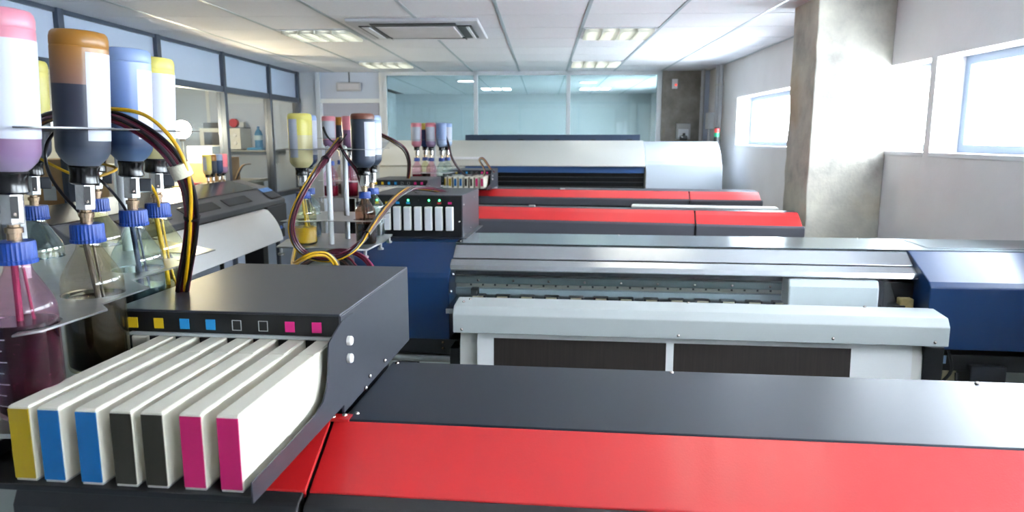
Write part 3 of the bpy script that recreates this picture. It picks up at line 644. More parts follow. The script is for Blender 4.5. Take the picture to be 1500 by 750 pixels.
MB().box(-.45, .01, yb-.48, yb, .84, 1.034).build('end_cover', mat('graphite_end', '#34363a', .4), t, bevel=.008, smooth=0)
MB().box(-.45, .01, ya, ya+.35, .84, 1.034).build('end_cover', MATS['graphite_end'], t, bevel=.008, smooth=0)
for y in (ya+.2, yb-.25): MB().box(-.30, -.12, y-.06, y+.06, .06, .84).build('leg', M_black, t, bevel=.005, smooth=0)
for y in (ya+.2, yb-.25): MB().box(-.42, .12, y-.05, y+.05, 0, .06).build('foot', M_black, t, bevel=.005, smooth=0)
MB().box(-.25, -.17, ya+.2, yb-.25, .30, .38).build('crossbar', M_blk, t, smooth=0)
MB().box(-.05, .02, ya+.1, yb-.1, .72, .80).build('media_basket', M_black, t, bevel=.004, smooth=0)
MB().lathe([(.035, 0), (.035, .004)], 18).rot(Matrix.Translation((.011, 6.62, .80)) @ Matrix.Rotation(PI/2, 4, 'Y')).build('round_badge', mat('badge_blue', '#3a5fae', .4), t)
MB().box(.0105, .0155, 6.60, 6.64, .785, .80).build('badge_red', mat('badge_redpart', '#c05a62', .4), t, smooth=0)
pa = arc((.015, 1.015), (.15, .745), .026, 12)
pb = [(x-.004, z-.003) for x, z in reversed(pa)]
o = MB().prism([(-.10, 1.033)]+pa+pb+[(-.10, 1.030)], 4.45, 6.30, 'y').build('paper_sheet', M_paper, None, smooth=40, loc=(-2.5, 0, 0))
tag(o, 'wide blank white paper sheet curling out of the grey printer on the left', 'paper')

# ================================================================== BOTTLE STANDS
def plate(name, outline, holes, z, th, m, parent, bevel=0):
    """flat sheet with round holes"""
    cu = bpy.data.curves.new('sheet', 'CURVE'); cu.dimensions = '2D'; cu.fill_mode = 'BOTH'; cu.extrude = th/2
    def sp(pts):
        s_ = cu.splines.new('POLY'); s_.points.add(len(pts)-1); s_.use_cyclic_u = True
        for p, q in zip(s_.points, pts): p.co = (q[0], q[1], 0, 1)
    sp(outline)
    for x, y, r in holes: sp([(x+r*math.cos(2*PI*k/28), y+r*math.sin(2*PI*k/28)) for k in range(28)])
    o = bpy.data.objects.new('sheet_curve', cu); C.objects.link(o)
    me = bpy.data.meshes.new_from_object(o.evaluated_get(bpy.context.evaluated_depsgraph_get()))
    bpy.data.objects.remove(o); bpy.data.curves.remove(cu)
    me.name = name; me.materials.clear(); me.materials.append(m)
    p = bpy.data.objects.new(name, me); C.objects.link(p); p.parent = parent; p.location = (0, 0, z)
    return p
def ink(name, col, rough=.35, trans=.25): return mat('ink_'+name, col, rough, trans=trans, spec=.4, coat=.25)
I_pinkT = ink('pink_film', '#d98a9d'); I_mauve = ink('mauve', '#846184', trans=.15); I_orangeT = ink('orange_film', '#a8742c'); I_orangeM = grad('ink_orange_to_brown', [(.206, '#8a6c60'), (.258, '#a9773a')]); I_blueM = grad('ink_blue_upper', [(.175, '#6482bc'), (.258, '#92a9da')]); I_blueL = grad('ink_blue_lower_sheen', [(.085, '#6f86a8'), (.118, '#22375a'), (.175, '#56749f')])  # lower blue: pale shoulder stop is painted reflected light, the rest is ink
I_slateG = grad('ink_slate_shoulder_sheen', [(.085, '#6d7686'), (.118, '#3a4150'), (.206, '#373c4b')]); I_mauveG = grad('ink_mauve_shoulder_sheen', [(.085, '#a79ab6'), (.112, '#8a6d92'), (.135, '#7d5a7c')]); I_slate = ink('slate', '#39404f', trans=.1)  # slate and mauve gradients: light reflected on the shoulder is painted in as paler colour
I_blueT = ink('pale_blue_film', '#8fa6d2'); I_navy = ink('navy', '#2c4670', trans=.1); I_yelT = ink('yellow_film', '#e3d870'); I_cream = ink('cream', '#d9cf9a', trans=.25)
I_redT = ink('rose_film', '#eb9aa6', trans=.35); I_brownT = ink('brown_film', '#7a4a3c'); I_lilac = ink('lilac', '#a58cae', trans=.2); I_paleb = ink('pale_steel', '#9fb2d0')
def ink_bottle(loc, label, top, low, level, lab=None, s=1., grp=None, valve=True, mid=None, rs=1., tilt=0., block=0):
    """upside-down ink bottle feeding down through a valve; lab = label arc (deg right of the viewer's side) and heights"""
    t = thing('ink_bottle', label, 'ink bottle', loc, 0, grp)
    r = .0435; pf = [(.0001, .283), (.030, .283), (.0385, .2815), (.0418, .278), (r, .272), (r, .262), (r-.0006, .260), (r, .258)]
    rb = .0415; body = []
    for z in (.24, .2, .16, .125, .113): body.append((rb+(r-rb)*(z-.113)/.145, z))
    low_pf = [(.0405, .108), (.036, .100), (.028, .092), (.021, .087), (.019, .080), (.0001, .080)]
    full = pf+body+low_pf; zl = level
    t.scale = (rs, rs, 1); t.rotation_euler = (0, R(tilt), 0)
    up = [q for q in full if q[1] > zl]; lo = [q for q in full if q[1] <= zl]
    rl = rb+(r-rb)*(zl-.113)/.145
    b = MB()
    if mid:
        b.mi(2).lathe([(a*s, z*s) for a, z in reversed([q for q in up if q[1] <= .258]+[(rl, zl)])], 28, caps=False)
        b.mi(0).lathe([(a*s, z*s) for a, z in reversed([q for q in up if q[1] >= .258])], 28, caps=False)
    else: b.mi(0).lathe([(a*s, z*s) for a, z in reversed(up+[(rl, zl)])], 28, caps=False)
    b.mi(1).lathe([(a*s, z*s) for a, z in reversed([(rl, zl)]+lo)], 28, caps=False)
    b.build('body', [top, low, mid or top], t)
    if lab:
        base = math.atan2(-loc[1], -loc[0]); a0, a1, z0, z1 = lab
        MB().lathe([((rb+(r-rb)*(z-.113)/.145+.0007)*s, z*s) for z in (z0, (z0+z1)/2, z1)], 18, (0, 0, 0), base+R(a0), base+R(a1)).build('label', M_label, t)
    MB().lathe([(q*s, z*s) for q, z in ((.0001, .060), (.021, .060), (.0238, .0625), (.0225, .070), (.0222, .078), (.0240, .086), (.0225, .089), (.0001, .089))], 24, caps=False).build('collar', M_rub, t)
    MB().lathe([(.0160*s, .022*s), (.0165*s, .024*s), (.0165*s, .058*s), (.0160*s, .060*s)], 6).build('valve', M_chrome, t, smooth=0)
    MB().lathe([(.0100*s, 0), (.0100*s, .010*s), (.0125*s, .0105*s), (.0125*s, .017*s), (.0085*s, .018*s), (.0085*s, .022*s)], 12).build('fitting', M_brass, t)
    if block:
        base = math.atan2(-loc[1], -loc[0])+R(block)
        MB().box(.0145, .036, -.010, .010, .034, .057).rot(Matrix.Rotation(base, 4, 'Z')).build('valve_block', mat('slate_block', '#2b3038', .4), t, bevel=.002, smooth=0)
    if valve:
        base = math.atan2(-loc[1], -loc[0])+R(8)
        vb = MB().box(.0125, .0180, -.005, .005, .030, .058).rot(Matrix.Rotation(base, 4, 'Z') @ Matrix.Scale(s, 4)).build('valve_latch', M_black, t, smooth=0)
        MB().ball((0, 0, 0), .0028, 8, 5).rot(Matrix.Rotation(base, 4, 'Z') @ Matrix.Translation((.0180*s, 0, .035*s))).build('latch_screw', M_screw, vb)
    return t
def glass_bottle(loc, label, gm, im, level, tube_m=None, s=1., hs=1., marks=False, grp=None, lean=.0, rs=1., cs=1.):
    """screw-cap laboratory bottle holding ink"""
    t = thing('glass_bottle', label, 'glass bottle', loc, 0, grp); t.scale = (rs, rs, 1)
    k = lambda a, z: (a*s, z*hs)
    pr = [k(.0001, .003), k(.040, 0), k(.0445, .003), k(.046, .010), k(.046, .134), k(.0455, .142), k(.0435, .150), k(.039, .159), k(.032, .170), k(.025, .181), k(.0195, .190), k(.0175, .197), k(.0175, .204)]
    MB().lathe(pr, 32, caps=False).build('glass', gm, t, smooth=50)
    if level:
        MB().lathe([k(.0001, .005), k(.038, .005), k(.0435, .010), k(.0440, .015), k(.0440, level), k(.0001, level)], 28, caps=False).build('ink', im, t)
    MB().lathe([k(a*cs, z) for a, z in ((.0001, .200), (.0275, .200), (.0280, .2025), (.0280, .2050), (.0268, .2055), (.0266, .226), (.0252, .2285), (.0001, .2285))], 56, rib=(.0258*s*cs, .0012*s), caps=False).build('cap', M_capblue, t, smooth=25)
    base = math.atan2(-loc[1], -loc[0])
    cx, cy_ = math.cos(base+R(90)), math.sin(base+R(90))
    if tube_m:
        MB().tube([(-.004*cx*s, -.004*cy_*s, .2*hs), (lean*.4*cx*s, lean*.4*cy_*s, .12*hs), (lean*cx*s, lean*cy_*s, .012*hs)], .0050*s, 10).build('dip_tube', tube_m, t)
        MB().tube([(.006*cx*s, .006*cy_*s, .2*hs), (.015*cx*s, .015*cy_*s, .10*hs), ((lean+.02)*cx*s, (lean+.02)*cy_*s, .02*hs)], .0022*s, 8).build('dip_tube', tube_m, t)
    if marks:
        g = MB()
        for i in range(8):
            a = base-R(62); z = (.022+.0145*i)*hs
            g.lathe([(.0464*s, z), (.0464*s, z+.0009)], 6, (0, 0, 0), a, a+R(20 if i % 2 else 28))
        g.build('graduation_marks', M_label, t)
    return t
def stand(label, loc_uvz, base_out, up_out, posts, z_base, z_low, z_up, holes_up, holes_low, low_out=None, ped=None, rz=ANG):
    """base plate, posts and two sheets with round holes; outlines in printer frame coordinates, loc = its base on the floor"""
    o = loc_uvz; t = thing('bottle_stand', label, 'bottle stand', W(o[0], o[1], 0), rz)
    sh = lambda P: [(p[0]-o[0], p[1]-o[1])+tuple(p[2:]) for p in P]
    plate('base_plate', sh(base_out), [], z_base-.004, .006, M_steel, t)
    if z_low: plate('lower_sheet', sh(low_out or up_out), sh(holes_low), z_low, .0025, M_steel, t)
    if z_up: plate('upper_sheet', sh(up_out), sh(holes_up), z_up, .002, M_sheet, t)
    for x, y in sh(posts):
        MB().lathe([(.0105, z_base), (.0105, z_up+.004), (.008, z_up+.010), (.0001, z_up+.014)], 14, (x, y, 0), caps=False).build('post', mat('white_post', '#c9cccd', .4), t)
    px, py = (ped[0]-o[0], ped[1]-o[1]) if ped else (0, 0)
    MB().lathe([(.03, .02), (.03, z_base-.007)], 16, (px, py, 0)).build('pedestal', M_black, t)
    MB().lathe([(.17, 0), (.17, .012), (.04, .03)], 24, (px, py, 0)).build('foot', M_black, t)
    for p in sh(base_out)[:4]:
        q = (p[0]*.93, p[1]*.93)
        MB().lathe([(.012, z_base-.035), (.012, z_base-.028), (.006, z_base-.026), (.006, z_base-.007)], 12, (q[0], q[1], 0)).build('levelling_foot', M_steel, t)
    return t
def arcp(c, r, a0, a1, n=12): return [(c[0]+r*math.cos(R(a0+(a1-a0)*i/n)), c[1]+r*math.sin(R(a0+(a1-a0)*i/n))) for i in range(n+1)]

# --- near stand, left edge of the picture
Mc, Kc, Cc, Yc, b1c, b2c = (-.723, .819), (-.760, 1.000), (-.822, 1.204), (-.862, 1.341), (-1.100, 1.305), (-1.086, 1.469)
S1 = [Mc, Kc, Cc, Yc, b1c, b2c]; ZB = 1.302
up1 = [(-.668, .772), (-.650, .80), (-.652, .93), (-.688, .97), (-.700, 1.06), (-.755, 1.13), (-.755, 1.26), (-.80, 1.29), (-.80, 1.41), (-1.0, 1.56), (-1.16, 1.54), (-1.17, 1.1), (-.83, .86)]+arcp(Mc, .0400, 130, -20)
lo1 = [(-.695, .766), (-.676, .792), (-.669, .905), (-.700, .935), (-.700, 1.05), (-.765, 1.10), (-.765, 1.275), (-.80, 1.29), (-.795, 1.43), (-1.0, 1.56), (-1.16, 1.54), (-1.17, 1.1), (-.83, .86)]+arcp(Mc, .0425, 130, -58)
stand('metal bottle stand at the left edge with punched sheets holding the nearest ink bottles', (-1.0, 1.15, 0),
      [(-1.18, .86), (-.80, .745), (-.66, .755), (-.66, .90), (-.722, .95), (-.722, 1.045), (-.785, 1.05), (-.80, 1.44), (-1.0, 1.56), (-1.18, 1.54)], up1, [(-.96, 1.10), (-.975, 1.40)], ZB, 1.421, 1.672,
      [(*c, .0420) for c in S1[1:]], [(*c, .0450) for c in S1[1:]], lo1, ped=(-1.0, 1.2))
def at(c, z): return W(c[0], c[1], z)
G1 = 'glass bottles of the near stand'; P1 = 'upturned ink bottles of the near stand'
I_m = mat('ink_dark_magenta', '#1c0309', .2, spec=.15); I_k = mat('ink_dark_brown', '#120c06', .2, spec=.2); I_c = mat('ink_dark_cyan', '#0b2733', .15); I_y = mat('ink_olive', '#5f6d55', .2)
I_b = mat('ink_slate_blue', '#2c4a55', .15); I_yel = mat('ink_yellow', '#d6a800', .25); I_mag2 = mat('ink_crimson', '#6a0c22', .2); I_navyl = mat('ink_navy_liquid', '#0a1530', .15)
T_m = mat('magenta_dip_tube', '#8c1f4a', .4); T_k = mat('grey_dip_tube', '#4b443b', .4); T_c = mat('navy_dip_tube', '#1c2c4e', .35); T_y = mat('yellow_dip_tube', '#d1aa1a', .4)
glass_bottle(at(Mc, ZB), 'glass bottle with blue cap stained magenta, nearest at the left edge', M_bottleM, I_m, .125, T_m, marks=True, grp=G1, lean=-.012, rs=0.85)
glass_bottle(at(Kc, ZB), 'glass bottle with blue cap stained brown, between magenta and clear blue ones', M_bottleK, I_k, .112, T_k, grp=G1, lean=.014, rs=.95, cs=.93)
glass_bottle(at(Cc, ZB), 'clear glass bottle with blue cap and navy dip tubes beside the charcoal box', M_bottleC, I_c, .088, T_c, grp=G1, lean=.006, rs=.95, cs=.93)
glass_bottle(at(Yc, ZB), 'glass bottle with blue cap and yellow dip tubes, rightmost at the near stand', M_bottleY, I_y, .060, T_y, grp=G1, lean=.012, rs=.95, cs=.93)
glass_bottle(at(b1c, ZB), 'bluish glass bottle with blue cap behind the magenta bottle', M_bottleC, I_b, .125, None, hs=.98, grp=G1, rs=.95, cs=.93)
glass_bottle(at(b2c, ZB), 'yellowish glass bottle with blue cap, half hidden behind the brown stained one', M_bottleY, I_y, .05, None, hs=.98, grp=G1, rs=.95, cs=.93)
zc = ZB+.2285
ink_bottle(at(Mc, zc), 'upturned pink topped ink bottle with wide white label at the left edge', I_pinkT, I_mauveG, .134, (-110, 88, .129, .247), grp=P1, rs=0.85, tilt=2.6, block=-90)
ink_bottle(at(Kc, zc), 'upturned orange topped ink bottle half full of slate black ink', I_orangeT, I_slateG, .206, (10, 82, .126, .252), grp=P1, rs=0.88, tilt=3.3, mid=I_orangeM)
ink_bottle(at(Cc, zc), 'upturned pale blue ink bottle behind the orange topped one', I_blueT, I_blueL, .175, (22, 86, .128, .247), grp=P1, rs=0.89, tilt=2.6, mid=I_blueM, block=88)
ink_bottle(at(Yc, zc), 'upturned yellow topped ink bottle with white label at the right of the near stand', I_yelT, I_cream, .12, (-40, 86, .128, .252), grp=P1, rs=0.91, tilt=2.6, block=88)
ink_bottle(at(b1c, zc-.005), 'upturned yellow ink bottle hardly seen between the pink and orange topped ones', I_yelT, I_slate, .17, None, s=1.0, grp=P1, rs=0.86, tilt=2.6, block=88)
ink_bottle(at(b2c, zc-.005), 'upturned pale blue ink bottle hidden behind the orange topped one', I_blueT, I_navy, .17, None, grp=P1, rs=0.88, tilt=2.6, block=88)

# --- second stand, left of the blue printer
q1, q2, q3, q4 = (-1.077, 2.595), (-1.135, 2.79), (-.846, 2.625), (-.880, 2.83)
S2 = [q1, q2, q3, q4]; ZB = 1.258
up2 = [(-1.145, 2.53), (-1.02, 2.53), (-1.0, 2.56), (-.92, 2.56), (-.90, 2.55), (-.785, 2.56), (-.785, 2.69), (-.82, 2.72), (-.82, 2.89), (-1.2, 2.89), (-1.2, 2.72), (-1.145, 2.67)]
stand('second bottle stand with two pale posts beside the blue printer', (-.97, 2.66, 0), [(-1.16, 2.52), (-.80, 2.49), (-.80, 2.70), (-.82, 2.90), (-1.20, 2.90), (-1.2, 2.70)], up2,
      [(-.970, 2.588), (-.960, 2.742)], ZB, 1.350, 1.616, [(*c, .0465) for c in S2], [(*c, .0475) for c in S2], ped=(-.97, 2.75))
G2 = 'glass bottles of the second stand'; P2 = 'upturned ink bottles of the second stand'
hs = .87
glass_bottle(at(q1, ZB), 'glass bottle of bright yellow ink on the second stand', M_bottleY, I_yel, .075, T_y, hs=hs, grp=G2, lean=.01)
glass_bottle(at(q2, ZB), 'glass bottle of navy ink behind the bright yellow one', M_bottleC, I_navyl, .10, T_c, hs=hs, grp=G2)
glass_bottle(at(q3, ZB), 'brown stained glass bottle beside the black box with green lights', mat('x', '#fff') if 0 else glass('bottle_glass_brown', (.66, .46, .36), .95, .03, 1.5), I_k, .09, T_k, hs=hs, grp=G2, lean=-.01, rs=.84)
glass_bottle(at(q4, ZB), 'clear glass bottle behind the brown stained one on the second stand', M_bottleC, I_k, .06, None, hs=hs, grp=G2)
zc = ZB+.2285*hs
ink_bottle(at(q1, zc), 'upturned pale yellow ink bottle with narrow label on the second stand', I_yelT, I_cream, .205, (-62, -14, .125, .262), 1.03, P2)
ink_bottle(at(q2, zc), 'upturned pale blue ink bottle peeking out behind the pale yellow one', I_blueT, I_navy, .13, (-60, 80, .13, .262), 1.03, P2)
ink_bottle(at(q3, zc), 'upturned brown topped ink bottle with white label, right on the second stand', I_brownT, I_slate, .262, (8, 80, .13, .252), 1.03, P2)
ink_bottle(at(q4, zc), 'upturned clear topped ink bottle mostly hidden behind the brown topped one', I_paleb, I_slate, .20, (-60, 80, .13, .252), 1.03, P2)

# --- third stand, farther back
r1, r2, r3 = (-1.655, 4.45), (-1.655, 4.66), (-1.525, 4.455); S3 = [r1, r2, r3]; ZB = 1.282
o3 = [(-1.72, 4.39), (-1.46, 4.39), (-1.46, 4.52), (-1.58, 4.73), (-1.72, 4.73)]
stand('third bottle stand seen between the two posts of the second stand', (-1.59, 4.55, 0), o3, o3, [(-1.585, 4.47)], ZB, 1.385, 1.655, [(*c, .0465) for c in S3], [(*c, .0475) for c in S3], ped=(-1.59, 4.62))
G3 = 'glass bottles of the third stand'; P3 = 'upturned ink bottles of the third stand'
glass_bottle(at(r1, ZB), 'crimson glass bottle left of the post on the third stand', M_bottleM, I_mag2, .07, T_m, grp=G3)
glass_bottle(at(r2, ZB), 'dark glass bottle at the back of the third stand', M_bottleK, I_k, .07, T_k, grp=G3)
glass_bottle(at(r3, ZB), 'crimson glass bottle right of the post on the third stand', M_bottleM, I_mag2, .09, T_m, grp=G3)
zc = ZB+.2285
ink_bottle(at(r1, zc), 'upturned rose ink bottle with white label, left on the third stand', I_redT, I_mauve, .135, (-80, 60, .14, .252), 1., P3)
ink_bottle(at(r2, zc), 'upturned orange topped ink bottle between the two rose ones', I_orangeT, I_slate, .23, (20, 60, .13, .24), 1., P3)
ink_bottle(at(r3, zc), 'upturned half empty rose ink bottle, right on the third stand', I_redT, I_mauve, .195, None, 1., P3)

# --- fourth stand, in front of the white printer
f1, f2, f3, f4, f5 = (-1.415, 5.80), (-1.385, 5.97), (-1.295, 5.80), (-1.205, 5.79), (-1.19, 5.95); S4 = [f1, f2, f3, f4, f5]; ZB = 1.270
o4 = [(-1.48, 5.73), (-1.14, 5.73), (-1.12, 6.03), (-1.46, 6.03)]
stand('farthest bottle stand, with pink and blue bottles before the white printer', (-1.30, 5.88, 0), o4, o4, [(-1.285, 5.89)], ZB, 1.37, 1.640, [(*c, .0447) for c in S4], [(*c, .0447) for c in S4], ped=(-1.30, 5.89))
G4 = 'glass bottles of the farthest stand'; P4 = 'upturned ink bottles of the farthest stand'
for c, lb, gm, im, lv in ((f1, 'leftmost crimson glass bottle on the farthest stand', M_bottleM, I_mag2, .09), (f2, 'yellowish glass bottle at the back of the farthest stand', M_bottleY, I_k, .09), (f3, 'crimson glass bottle in the middle of the farthest stand', M_bottleM, I_mag2, .05),
                          (f4, 'navy glass bottle at the right of the farthest stand', M_bottleC, I_navyl, .08), (f5, 'navy glass bottle at the back right of the farthest stand', M_bottleC, I_navyl, .10)):
    glass_bottle(at(c, ZB), lb, gm, im, lv, None, .92, .98, grp=G4)
zc = ZB+.2285*.98
ink_bottle(at(f1, zc), 'leftmost upturned pink ink bottle on the farthest stand', I_redT, I_pinkT, .135, (-70, 50, .135, .25), 1., P4)
ink_bottle(at(f2, zc), 'upturned dark ink bottle at the back, between the pink ones', I_yelT, I_navy, .23, None, 1., P4)
ink_bottle(at(f3, zc), 'second upturned pink ink bottle on the farthest stand', I_redT, I_lilac, .135, (-70, 50, .135, .25), 1., P4)
ink_bottle(at(f4, zc), 'upturned steel blue ink bottle in front right on the farthest stand', I_blueT, I_paleb, .14, None, 1., P4)
ink_bottle(at(f5, zc), 'upturned steel blue ink bottle at the back right on the farthest stand', I_blueT, I_paleb, .14, (-60, 70, .13, .25), 1., P4)

# --- small bottle rack behind the left printer
t = thing('bottle_stand', 'low bottle rack standing behind the far end of the left printer', 'bottle stand', (-3.04, 6.52, 0))
MB().lathe([(.02, .02), (.02, 1.235)], 12).build('pedestal', M_black, t); MB().lathe([(.09, 0), (.09, .015), (.03, .03)], 20).build('foot', M_black, t)
MB().box(-.07, .07, -.22, .26, 1.235, 1.245).build('base_plate', M_black, t, smooth=0)
for k, (y, lb, a, b, lv) in enumerate(((6.36, 'amber lit ink bottle, leftmost on the rack behind the left printer', I_yelT, I_cream, .13), (6.46, 'orange and dark ink bottle, second on the rack behind the left printer', I_orangeT, I_slate, .22),
                                   (6.59, 'white and navy ink bottle, third on the rack behind the left printer', I_paleb, I_navy, .22), (6.69, 'pale pink ink bottle, fourth on the rack behind the left printer', I_redT, I_lilac, .15))):
    ink_bottle((-3.04, y, 1.245), lb, a, b, lv, (-60, -5, .13, .26) if k in (0, 3) else None, .92, 'ink bottles on the rack behind the left printer', valve=False)

# ================================================================== TUBES AND CABLES
def bundle(name, label, path, cols, r=.0032, spread=.008, twist=1.2, cat='tubes', k=6, seed=1, extra=()):
    """several ink tubes running together, each tube a part"""
    rnd = random.Random(seed); pts = spline(path, k); o0 = pts[-1]
    t = thing(name, label, cat, tuple(o0)); n = len(cols)
    for i, c in enumerate(cols):
        out = []; ph = 2*PI*i/max(1, n)+rnd.uniform(-.2, .2); rad = spread*(rnd.uniform(.65, 1.05) if i else .15)
        for j, p in enumerate(pts):
            tg = (pts[min(j+1, len(pts)-1)]-pts[max(j-1, 0)]).normalized()
            u = tg.cross(Vector((.2, .9, .1))); u = u.normalized() if u.length > 1e-4 else Vector((1, 0, 0)); v = tg.cross(u)
            a = ph+twist*j/len(pts)*2
            out.append(p+u*(rad*math.cos(a))+v*(rad*math.sin(a))-o0)
        MB().tube(out, r, 8).build('tube', c, t)
    for pth, c in extra: MB().tube([p-o0 for p in spline(pth, 6)], r, 8).build('tube', c, t)
    return t, pts, o0
def ring(t, pts, o0, j, r, w_, m, name):
    p = pts[j]; tg = (pts[j+1]-pts[j-1]).normalized()
    q = tg.to_track_quat('Z', 'Y').to_matrix().to_4x4()
    MB().lathe([(r-.002, -w_/2), (r, -w_/2), (r, w_/2), (r-.002, w_/2)], 14).rot(Matrix.Translation(p-o0) @ q).build(name, m, t)
Y_, K_, M_, P_, G_ = M_tubeY, M_tubeK, M_tubeM, M_tubeP, M_tubeG
t, p_, o_ = bundle('tube_bundle', 'taped bundle of yellow, black and maroon tubes arching over the near bottle stand',
    [(-0.949, 1.281, 1.674), (-0.830, 1.188, 1.696), (-0.749, 1.146, 1.699), (-0.693, 1.138, 1.692), (-0.646, 1.131, 1.672), (-0.605, 1.119, 1.646), (-0.584, 1.124, 1.614), (-0.578, 1.138, 1.573), (-0.582, 1.151, 1.529), (-0.600, 1.172, 1.480), (-0.628, 1.203, 1.427), (-0.654, 1.234, 1.378), (-0.684, 1.273, 1.318)],
    [M_, K_, M_, Y_, K_, M_, K_], .0031, .0095, .5, seed=3, extra=[([(-0.753, 1.152, 1.703), (-0.688, 1.135, 1.705), (-0.638, 1.130, 1.696), (-0.595, 1.117, 1.667), (-0.572, 1.117, 1.627), (-0.570, 1.129, 1.580), (-0.579, 1.140, 1.528), (-0.608, 1.177, 1.453), (-0.644, 1.226, 1.388)], Y_)])
ring(t, p_, o_, 37, .0165, .022, M_tape, 'tape'); ring(t, p_, o_, 48, .0135, .004, K_, 'cable_tie')
def single(label, path, m, r=.0026, grp=None, name='ink_tube'):
    pts = spline(path, 6); o0 = pts[-1]
    o = MB().tube([p-o0 for p in pts], r, 8).build(name, m, None, loc=tuple(o0)); return tag(o, label, 'tube', grp)
single('thin black tube curving down from the upper sheet to the brown stained bottle', [(-0.752, 1.086, 1.672), (-0.766, 1.082, 1.653), (-0.770, 1.078, 1.628), (-0.760, 1.073, 1.597), (-0.739, 1.069, 1.569), (-0.715, 1.066, 1.543), (-0.702, 1.054, 1.526)], K_)
single('thin black tube running down to the cap of the clear bottle with navy tubes', [(-0.755, 1.175, 1.595), (-0.736, 1.173, 1.579), (-0.742, 1.209, 1.556), (-0.746, 1.236, 1.534), (-0.749, 1.248, 1.515)], K_)
single('thin yellow tube passing behind the collar of the orange topped bottle', [(-0.930, 1.274, 1.627), (-0.889, 1.253, 1.614), (-0.848, 1.242, 1.598), (-0.811, 1.242, 1.587), (-0.798, 1.306, 1.601), (-0.843, 1.336, 1.610)], Y_)
single('thin yellow tube going into the cap of the rightmost near bottle', [(-0.747, 1.305, 1.583), (-0.738, 1.313, 1.570), (-0.748, 1.349, 1.544), (-0.766, 1.385, 1.519)], Y_)
t, p_, o_ = bundle('tube_bundle', 'long drooping bundle of tubes from the second stand to the box with green lights',
    [(-0.754, 2.645, 1.651), (-0.767, 2.545, 1.600), (-0.769, 2.404, 1.548), (-0.797, 2.352, 1.487), (-0.822, 2.320, 1.421), (-0.833, 2.309, 1.361), (-0.823, 2.321, 1.306), (-0.788, 2.336, 1.267), (-0.719, 2.337, 1.255), (-0.655, 2.343, 1.276), (-0.624, 2.411, 1.308), (-0.613, 2.561, 1.352), (-0.607, 2.750, 1.392), (-0.599, 2.938, 1.422), (-0.580, 3.104, 1.436), (-0.544, 3.226, 1.430), (-0.484, 3.307, 1.415), (-0.424, 3.366, 1.385)],
    [M_, K_, Y_, M_, K_, K_, M_], .0029, .0095, .9, seed=5)
ring(t, p_, o_, 8, .015, .004, K_, 'cable_tie'); ring(t, p_, o_, 62, .0145, .004, K_, 'cable_tie')
bundle('tube_bundle', 'tubes branching off from the long bundle into the top of the box with green lights', [(-0.598, 3.133, 1.434), (-0.584, 3.203, 1.423), (-0.579, 3.281, 1.401)], [K_, G_], .003, .012, seed=2)
bundle('tube_bundle', 'short curved tubes entering the right top of the box with green lights', [(-0.541, 3.246, 1.429), (-0.509, 3.286, 1.417), (-0.489, 3.341, 1.374)], [G_, K_], .003, .010, seed=4)
t, p_, o_ = bundle('tube_bundle', 'loop of yellow and black tubes behind the near charcoal box', [W(-1.09, 2.545, 1.266), (-0.822, 2.281, 1.253), (-0.762, 2.197, 1.281), (-0.729, 2.201, 1.296), (-0.694, 2.223, 1.293), (-0.671, 2.239, 1.266), (-0.657, 2.253, 1.223)], [Y_, Y_, K_], .0042, .010, .4, seed=6)
bundle('tube_bundle', 'loop of maroon tubes falling onto the blue end housing', [(-0.778, 2.436, 1.255), (-0.725, 2.441, 1.269), (-0.665, 2.423, 1.268), (-0.614, 2.401, 1.248), (-0.574, 2.385, 1.203)], [M_, M_, P_], .0042, .008, .4, seed=7)
bundle('tube_bundle', 'loop of black and brown tubes under the second stand', [(-0.846, 2.344, 1.208), (-0.788, 2.353, 1.250), (-0.725, 2.358, 1.263), (-0.672, 2.358, 1.250), (-0.632, 2.353, 1.208)], [K_, mat('brown_tube', '#3c2420', .35), K_, M_], .0042, .012, .6, seed=8)
bundle('tube_bundle', 'black wires tied at the top of the second stand', [(-0.803, 2.610, 1.698), (-0.787, 2.605, 1.663), (-0.763, 2.622, 1.638), (-0.743, 2.625, 1.646), (-0.723, 2.630, 1.673)], [K_, K_], .0022, .006, seed=9)
bundle('tube_bundle', 'thin maroon and black tubes running to the brown stained bottle cap', [(-0.759, 2.662, 1.633), (-0.728, 2.655, 1.582), (-0.702, 2.669, 1.536), (-0.692, 2.682, 1.489), (-0.684, 2.677, 1.461)], [M_, K_, K_], .0026, .006, seed=10)
bundle('tube_bundle', 'dark tubes curving from behind the brown topped bottle to the middle ink box', [(-1.116, 4.581, 1.730), (-1.046, 4.576, 1.683), (-0.958, 4.573, 1.639), (-0.897, 4.617, 1.587), (-0.885, 4.707, 1.514), (-0.903, 4.795, 1.438), (-0.921, 4.835, 1.376)], [K_, mat('brown_tube', '#3c2420'), Y_, M_], .0045, .012, seed=11)
bundle('tube_bundle', 'dark tubes from the farthest stand down to the farthest ink box', [(-0.812, 5.957, 1.689), (-0.771, 5.894, 1.600), (-0.747, 5.878, 1.500), (-0.696, 5.915, 1.404), (-0.633, 5.957, 1.340), (-0.556, 6.114, 1.349)], [K_, M_, mat('brown_tube', '#3c2420')], .0045, .009, seed=12)
bundle('tube_bundle', 'small arch of tubes standing on the farthest ink box', [(-0.507, 5.959, 1.317), (-0.487, 6.001, 1.383), (-0.538, 6.054, 1.467), (-0.505, 6.087, 1.478), (-0.442, 6.174, 1.376), (-0.422, 6.224, 1.361)], [mat('tan_tube', '#b08a5a', .4), K_, M_], .004, .010, seed=13)
